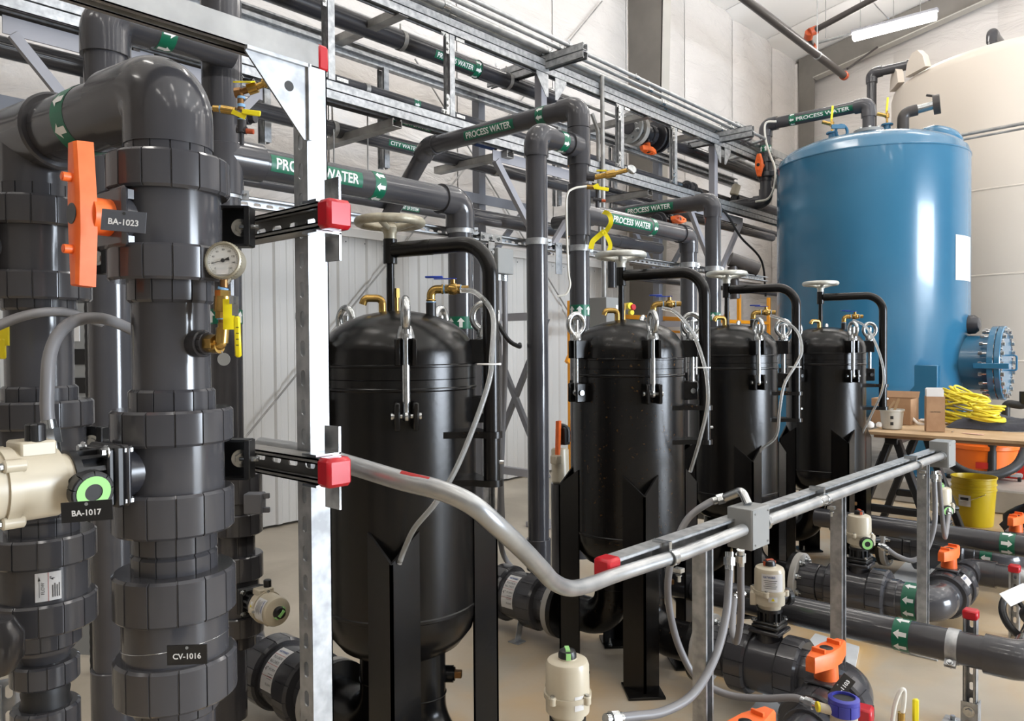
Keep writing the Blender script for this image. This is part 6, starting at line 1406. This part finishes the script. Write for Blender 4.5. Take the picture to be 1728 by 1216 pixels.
p = PX(1577, 226, bt.x+.1); q = MB(); q.lathe(fr(p+V((0, -.06, -.03)), (.1, -.35, 1)), [(.20, -.10), (.20, .0), (.19, .02), (.14, .06), (.07, .08), (.0001, .085)], 40); single('tank_hatch', q, 'blue', 'domed blue hatch on the right shoulder of the blue tank', 'hatch')
# goose-neck pipe into the white tank
hx = 11.2
pvc_run('overflow_pipe', 'grey goose-neck pipe rising behind the blue tank into the white tank', [PX(1471, 215, hx), PX(1471, 124, hx), V((PX(1550, 104, hx).x, PX(1550, 104, hx).y, PX(1471, 124, hx).z)), V((PX(1550, 104, hx).x, PX(1550, 104, hx).y, 4.90))], .062, fit=1.2)
pt = V((12.1, 1.50, .2)); t = thing('white_tank', 'huge milky white plastic tank filling the upper right', 'tank', pt)
q = MB(); q.lathe(fr((pt.x, pt.y, 0), UP), [(1.72, .2), (1.75, .24), (1.75, 4.76), (1.73, 4.83), (1.64, 4.90), (1.2, 4.98), (.7, 5.03), (.3, 5.05), (.0001, 5.05)], 128, caps=False)
for z in (1.2, 2.2, 3.2): q.torus(fr((pt.x, pt.y, z), UP), 1.748, .012, 128, 8)
obj('shell', q, 'poly', t)
for az in (120, 139):
    n = pol(az, 1); o = pt+n*1.70+V((0, 0, 4.66)); q = MB(); q.prism(fr(o, n, (0, 0, 1)), [(.0, -.20), (.16, -.14), (.26, -.04), (.26, .06), (.16, .16), (.0, .20)], .08); obj('lifting_lug', q, 'poly', t)
pvc_run('vent_pipe', 'grey bent vent pipe on top of the white tank at the right edge', [P(1674, 120, 10.6), P(1674, 55, 10.6), P(1712, 105, 11.9)], .062, fit=1.15)
q = MB(); a, c = PX(1612, 230, 9.2), PX(1760, 202, 9.2); q.tube([a, c], .018, 10); q.tube([a+V((0, 0, -.05)), c+V((0, 0, -.05))], .012, 8); single('conduit_run', q, 'galv_dull', 'pair of thin conduits crossing the white tank at the right', 'conduit')

# ================================================================== WORKBENCH
tzp = .80; xF = PZ(1460, 727, tzp).x; yL = PZ(1460, 727, tzp).y
wbt = thing('plywood_table', 'plywood sheet laid on black folding sawhorses as a worktable', 'table', (xF+.5, yL-1.2, 0))
q = MB(); q.box(T(xF+.58, yL-1.25, tzp-.011), 1.16, 2.5, .020, .001); obj('tabletop', q, 'wood', wbt)
q = MB(); q.box(T(xF+.58, yL-1.25, tzp-.032), 1.12, 2.4, .018, .001); obj('lower_sheet', q, 'card', wbt)
def sawhorse(yc, label):
    t = thing('sawhorse', label, 'sawhorse', (xF+.45, yc, 0))
    q = MB(); q.box(T(xF+.48, yc, .735), .85, .08, .045, .004); obj('top_beam', q, 'plastic', t)
    for x in (xF+.12, xF+.84):
        for s in (-1, 1):
            q = MB(); mm = fr((x, yc+s*.02, .74), V((0, s*.26, -.74)), (1, 0, 0)); q.box(mm @ T(0, 0, .39), .07, .045, .78, .006); q.box(mm @ T(0, -.026, .35), .03, .006, .5); obj('leg', q, 'rubber', t)
        q = MB(); q.box(T(x, yc, .25), .05, .34, .05, .006); obj('spreader', q, 'rubber', t)
    return t
sawhorse(yL-.15, 'black folding sawhorse under the left end of the plywood'); sawhorse(yL-2.1, 'black folding sawhorse under the hidden right end of the plywood')
def on_t(px, py, h=0): return PZ(px, py, tzp+.002+h)
# open carton at the back left
c = on_t(1507, 714); q = MB(); w_, h_, d_ = .27, .19, .22; mm = fr((c.x+.05, c.y, tzp+.002), UP, (0, -1, 0))
for (x, y, a, b_) in ((0, -d_/2, w_, .004), (0, d_/2, w_, .004)): q.box(mm @ T(x, y, h_/2), a, b_, h_)
for x in (-w_/2, w_/2): q.box(mm @ T(x, 0, h_/2), .004, d_, h_)
q.box(mm @ T(0, 0, .002), w_, d_, .003); q.box(mm @ T(0, d_/2+.02, h_+.01) @ Matrix.Rotation(.9, 4, 'X'), w_, .09, .003)
single('cardboard_box', q, 'card', 'open wide cardboard box at the back left of the plywood table', 'box')
c = on_t(1505, 723); t = thing('plastic_pail', 'cloudy translucent pail with mixing sticks on the table left end', 'pail', c)
q = MB(); q.lathe(fr(c, UP), [(.060, 0), (.066, .006), (.076, .125), (.082, .128), (.082, .14), (.078, .14), (.074, .13), (.063, .012), (.0001, .01)], 36, caps=False); obj('body', q, 'pail', t)
q = MB(); n = toward(c+V((0, 0, .07)), UP); wrapH(q, c+V((0, 0, .085)), UP, n, .0745, .02, .022); wrapH(q, c+V((0, 0, .042)), UP, n, .0715, .02, .022); obj('print', q, 'ink', t)
q = MB(); q.box(fr(c+V((0, -.02, .14)), UP*.93+CR*.35, -_f), .004, .018, .16); q.box(fr(c+V((0, .02, .14)), UP*.8+CR*.6, -_f), .004, .014, .14); obj('mixing_stick', q, 'wood', t)
c = on_t(1577, 727); mm = fr(c, UP, (.35, -.93, 0)); t = thing('cardboard_box', 'tall narrow cardboard box stuffed with paper in the table centre', 'box', c)
q = MB(); 
for x in (-.055, .055): q.box(mm @ T(x, 0, .12), .003, .09, .24)
for y in (-.045, .045): q.box(mm @ T(0, y, .12), .11, .003, .24)
q.box(mm @ T(0, 0, .002), .11, .09, .003); bx = obj('body', q, 'card', t)
q = MB(); mt_ = fr(c+V((-.3, -.93, 0)).normalized()*0, UP)
nn = mm @ V((0, 1, 0))-mm @ V((0, 0, 0)); nn = nn if nn.dot(-_f) > 0 else -nn; rr = mm @ V((1, 0, 0))-mm @ V((0, 0, 0)); rr = rr if rr.dot(CR) > 0 else -rr
o_ = c+nn*.0475+UP*.135; lm = Matrix(((rr.x, 0, nn.x, o_.x), (rr.y, 0, nn.y, o_.y), (rr.z, 1, nn.z, o_.z), (0, 0, 0, 1)))
flat_text(q, 'HAYWARD', lm, .009, .075, .02, .0); obj('lettering', q, 'ink', bx)
q = MB(); random.seed(3)
for k in range(9): q.box(mm @ T(random.uniform(-.006, .006), -.036+.009*k, .235+random.uniform(-.01, .02)) @ Matrix.Rotation(random.uniform(-.15, .15), 4, 'Z'), .10, .004, .09)
obj('paper_sheets', q, 'paper', t)
# yellow cord coils
def coil(c, Ra, Rb, n, hgt, label, tilt=.0, seed=1, rr=.0075):
    random.seed(seed); pts = []; K = 30
    for i in range(n*K):
        a = 2*math.pi*i/K; k = i//K; j = math.sin(i*.37+k)*.006
        r1 = Ra*(.86+.14*math.sin(k*1.7+seed)); r2 = Rb*(.86+.14*math.cos(k*2.1+seed))
        z = .007+hgt*(.5+.5*math.sin(k*1.13+seed))*(1+.25*math.sin(a+k)) + tilt*math.sin(a)
        pts.append(c+V((r1*math.cos(a)+.012*math.sin(k*3.1), r2*math.sin(a)+.012*math.cos(k*2.3), max(.006, z)+j)))
    q = MB(); q.tube(pts, rr, 8); return single('cord_coil', q, 'cord', label, 'cord', org=c)
cc_ = on_t(1628, 716)
coil(cc_, .13, .15, 32, .19, 'big coil of yellow extension cord on the plywood table', .02, 1)
coil(cc_+V((.03, -.02, .17)), .10, .13, 5, .05, 'loose yellow loops lying on top of the big coil', .06, 5)
coil(on_t(1668, 712, .06)+V((.12, .03, 0)), .09, .11, 10, .10, 'smaller yellow coil behind the folded cloth', .01, 9)
coil(cc_+V((-.01, .0, .03)), .125, .15, 5, .16, 'grey striped cord wound in with the yellow coil', .03, 12, .005).data.materials[0] = M['boxgrey']
# folded cloth
def cloth(px, py, w_, d_, h_, label, m='denim', seed=2, mx_=26):
    c = on_t(px, py); random.seed(seed); q = MB(); vs = []; fs = []; ph = [random.uniform(0, 6) for _ in range(6)]
    for i in range(mx_+1):
        for j in range(mx_+1):
            u, v = i/mx_*2-1, j/mx_*2-1; e = (1-u**6)*(1-v**6); z = h_*e*(.72+.28*math.sin(4*u+ph[0])*math.cos(3*v+ph[1])+.14*math.sin(11*u+5*v+ph[2]))
            vs.append(c+V((u*d_/2*(1+.06*math.sin(5*v+ph[3])), v*w_/2*(1+.05*math.sin(6*u+ph[4])), max(.001, z))))
    for i in range(mx_):
        for j in range(mx_): a = i*(mx_+1)+j; fs.append((a, a+1, a+mx_+2, a+mx_+1))
    q.add(vs, fs); return single('folded_cloth', q, m, label, 'cloth', org=c)
cloth(1690, 722, .62, .40, .085, 'dark grey-blue folded cloth beside the yellow cord')
c = on_t(1722, 728, .07); q = MB(); q.box(fr(c+V((0, -.05, .0)), (.1, .05, 1), (0, 1, 0)), .26, .18, .002); single('paper_sheet', q, 'paper', 'white paper lying on the dark cloth at the right edge', 'paper')
c = on_t(1642, 732); q = MB(); q.box(fr(c+V((0, 0, .0015)), UP, (.2, .9, 0)), .13, .035, .001); single('paper_scrap', q, 'pink', 'pink paper scrap at the front edge of the plywood', 'paper')
c = on_t(1607, 729); q = MB(); q.box(fr(c+V((0, 0, .004)), UP), .02, .012, .006, .001); single('bolt_pack', q, 'zinc', 'tiny metal piece on the plywood below the yellow coil', 'hardware')
c = on_t(1697, 702, .05); q = MB(); q.tube(bend([c, c+V((0, 0, .10)), c+V((.02, -.12, .08)), c+V((.02, -.12, .16))], .03, 6), .03, 16); q.tube([c+V((.02, -.12, .1)), c+V((.02, -.12, .19))], .037, 16); single('pipe_fitting', q, 'rubber', 'black pipe elbows lying on the table behind the cloth', 'fitting')
c = on_t(1468, 716, .03); random.seed(4)
for k, (dx, dy, s) in enumerate(((0, 0, .03), (.04, -.05, .022))):
    q = MB(); q.lathe(fr(c+V((dx, dy, 0)), UP), [(.0001, -s), (s*.9, -s*.6), (s, 0), (s*.7, s*.6), (.0001, s*.9)], 12); single('paper_wad', q, 'paper', ['crumpled white wad at the left end of the table', 'small white wad next to the larger one on the table'][k], 'paper')
c = on_t(1548, 716); q = MB(); q.tube(smooth([c+V((0, .08, .09)), c+V((0, .02, .03)), c+V((0, -.02, .004)), c+V((0, -.12, .008))], 5), .012, 8); q.box(fr(c+V((.02, -.08, .03)), (.2, 0, 1)), .08, .12, .02, .006); single('white_rag', q, 'paper', 'white rag beside the tall cardboard box', 'rag')
# orange vacuum on the pad
vc0 = PZ(1656, 812, .2); vc0.z = .2; vc0 = vc0+V((.1, 0, 0))
t = thing('shop_vacuum', 'orange drum vacuum with black hose under the plywood table', 'vacuum', vc0)
q = MB(); q.lathe(fr(vc0+V((0, 0, .06)), UP), [(.20, 0), (.235, .02), (.255, .22), (.268, .23), (.268, .26), (.25, .27), (.24, .40), (.19, .44), (.0001, .46)], 48, caps=False); obj('drum', q, 'vac', t)
nv_ = toward(vc0+V((0, 0, .2)), UP); q = MB(); wrapH(q, vc0+V((0, 0, .16)), UP, (nv_+CR*-.0).normalized(), .256, .12, .055); obj('drum_recess', q, 'redbox', t)
q = MB(); q.cyl(fr(vc0+nv_*.27+CR*.07+V((0, 0, .04)), UP), .035, .36, 16); obj('lance', q, 'rubber', t)
for a in (20, 110, 200, 290):
    p = vc0+pol(a, .24); q = MB(); q.box(fr(p+V((0, 0, .055)), UP, pol(a, 1)), .10, .05, .035, .006); cs_ = obj('caster_bracket', q, 'boxgrey', t); q = MB(); q.cyl(fr(p+pol(a, .03)+V((0, -.012, .028)), (0, 1, 0)), .028, .024, 20); obj('caster_wheel', q, 'rubber', cs_)
hs = [P(1600, 762, 6.4), P(1606, 782, 6.25), P(1635, 798, 6.15), P(1675, 802, 6.1), P(1712, 788, 6.1), P(1728, 765, 6.2), P(1732, 745, 6.4)]
q = MB(); q.tube(smooth(hs, 14), .036, 14, rf=lambda u, i: 1+.08*(i % 2)); obj('hose', q, 'rubber', t)
c = P(1713, 770, 6.9); q = MB(); q.box(fr((c.x, c.y, .2+.14), UP, (1, 0, 0)), .22, .30, .28, .006); single('toolbox', q, 'redbox', 'red metal box beside the vacuum at the right edge', 'box')
# yellow pail on the floor
yp = PZ(1643, 884, 0); t = thing('yellow_bucket', 'yellow plastic bucket with white label on the floor under the table', 'bucket', yp)
q = MB(); H = .375; q.lathe(fr(yp, UP), [(.0001, .004), (.128, 0), (.133, .006), (.150, H*.72), (.156, H*.73), (.156, H*.76), (.150, H*.77), (.151, H*.83), (.157, H*.84), (.157, H*.86), (.151, H*.87), (.152, H*.96), (.159, H*.97), (.159, H), (.152, H), (.148, H*.9), (.128, .02), (.0001, .014)], 56, caps=False); obj('body', q, 'bucket', t)
n = toward(yp+V((0, 0, .2)), UP); n1 = (n-CR*.75).normalized(); n1.z = 0
q = MB(); wrapH(q, yp+V((0, 0, .20)), UP, n1, .1485, .09, .085); lb = obj('label', q, 'label', t); a = MB(); wrapH(a, yp+V((0, 0, .215)), UP, n1, .150, .06, .02); obj('label_print', a, 'ink', lb)
q = MB(); q.tube(smooth([yp+CR*.157+V((0, 0, H*.8)), yp+n*.165+CR*.10+V((0, 0, H*.70)), yp+n*.17+V((0, 0, H*.6)), yp+n*.155-CR*.08+V((0, 0, H*.55)), yp-CR*.157+V((0, 0, H*.60))], 6), .0025, 6); obj('bail', q, 'zinc', t)
# pallet board and black bag at the right edge
p = PZ(1712, 968, .05); q = MB(); q.box(T(p.x+.1, p.y-.1, .045), .14, .9, .04, .003); single('wooden_board', q, 'wood', 'pale wooden board on the floor at the right edge', 'board')
p = PZ(1740, 925, 0); random.seed(8); q = MB(); vs = []; fs = []; nA, nB = 20, 10
for j in range(nB+1):
    for i in range(nA):
        a = 2*math.pi*i/nA; b_ = j/nB; r = .17*math.sin(math.pi*(b_*.86+.1))**.6*(1+.12*random.uniform(-1, 1)); vs.append(p+V((r*math.cos(a), r*math.sin(a), .30*b_)))
for j in range(nB):
    for i in range(nA): fs.append((j*nA+i, j*nA+(i+1) % nA, (j+1)*nA+(i+1) % nA, (j+1)*nA+i))
q.add(vs, fs); single('trash_bag', q, 'rubber', 'crumpled black plastic bag at the right edge', 'bag')
# cable tray and box beyond the rack
cb_ = PY(1285, 262, 3.3); t = thing('wall_cabinet', 'grey cabinet on the wall left of the blue tank', 'cabinet', cb_)
p = PY(1268, 235, 4.9); q = MB(); q.box(T(p.x, 5.15, p.z), .55, .3, .45, .004); obj('body', q, 'boxgrey', t)
t = thing('cable_tray', 'ladder cable tray bridging from the rack end toward the blue tank', 'tray', PY(1290, 262, 4.0))
a, c = P(1180, 225, 6.6), P(1345, 262, 8.0)
a = PY(1240, 238, 4.0); c = V((a.x+2.1, a.y-.0, a.z))
for s in (-.12, .12): q = MB(); q.box(T((a.x+c.x)/2, a.y+s, a.z), 2.1, .012, .08); obj('side_rail', q, 'galv_dull', t)
for k in range(9): q = MB(); q.box(T(a.x+.1+.235*k, a.y, a.z-.02), .03, .24, .012); obj('rung', q, 'galv_dull', t)
q = MB(); q.tube(smooth([PY(1180, 320, 3.6), PY(1225, 360, 3.6), PY(1250, 400, 3.6), PY(1285, 440, 3.6), PY(1292, 500, 3.6)], 6), .012, 8); single('black_cable', q, 'rubber', 'black cable drooping behind the fourth riser', 'cable')
p = PY(1238, 322, 4.1); t = thing('actuator', 'small cream actuator hung under the rack left of the blue tank', 'actuator', p)
q = MB(); q.cyl(fr(p+V((0, 0, -.05)), (.3, -.2, 1)), .05, .13, 24, c=.008); obj('housing', q, 'cream', t); q = MB(); q.cyl(fr(p+V((0, 0, -.12)), (.3, -.2, 1)), .03, .07, 16); obj('neck', q, 'plastic', t)
q = MB(); a = PY(1240, 335, 4.1); q.tube([a, a+V((1.2, 0, 0))], .06, 20); single('pipe_stub', q, 'pvc_dark', 'short dark pipe under the small cream actuator', 'pipe')
sp_ = P(1262, 450, 6.0); q = MB(); q.tube([sp_-CR*.14+CU*.06, sp_+CR*.08-CU*.02], .055, 20); q.tube(bend([sp_-CR*.12, sp_-CR*.12-CU*.5], .01), .06, 16) if False else q.tube([sp_-CR*.12+CU*.0, sp_-CR*.10-CU*.25], .04, 16); single('strainer', q, 'sprink', 'dark strainer body right of the fourth riser near the tank', 'strainer')

ap = P(946, 790, 4.35); t = thing('actuator', 'cream actuator with an orange blade peeking out left of the second vessel', 'actuator', ap)
q = MB(); q.cyl(fr(P(946, 815, 4.35), (.1, .1, 1)), .05, .20, 28, c=.01); q.box(fr(P(938, 775, 4.30), (0, 0, 1)), .05, .05, .05, .006); obj('housing', q, 'cream', t)
q = MB(); q.tube(bend([P(942, 742, 4.35), P(942, 716, 4.35), P(958, 722, 4.35), P(958, 745, 4.35)], .03, 6), .016, 10); q.box(fr(P(952, 735, 4.36), (0, 0, 1)), .05, .05, .10, .004); obj('bracket', q, 'plastic', t)
q = MB(); q.prism(fr(P(938, 740, 4.32), CR*.8-_f*.5, UP), [(-.11, -.012), (.10, -.03), (.10, .0), (-.11, .012)], .02); obj('orange_blade', q, 'orange', t)
q = MB(); q.tube([P(946, 815, 4.35), V((P(946, 815, 4.35).x, P(946, 815, 4.35).y, .02))], .055, 24); obj('valve_riser', q, 'pvc', t)
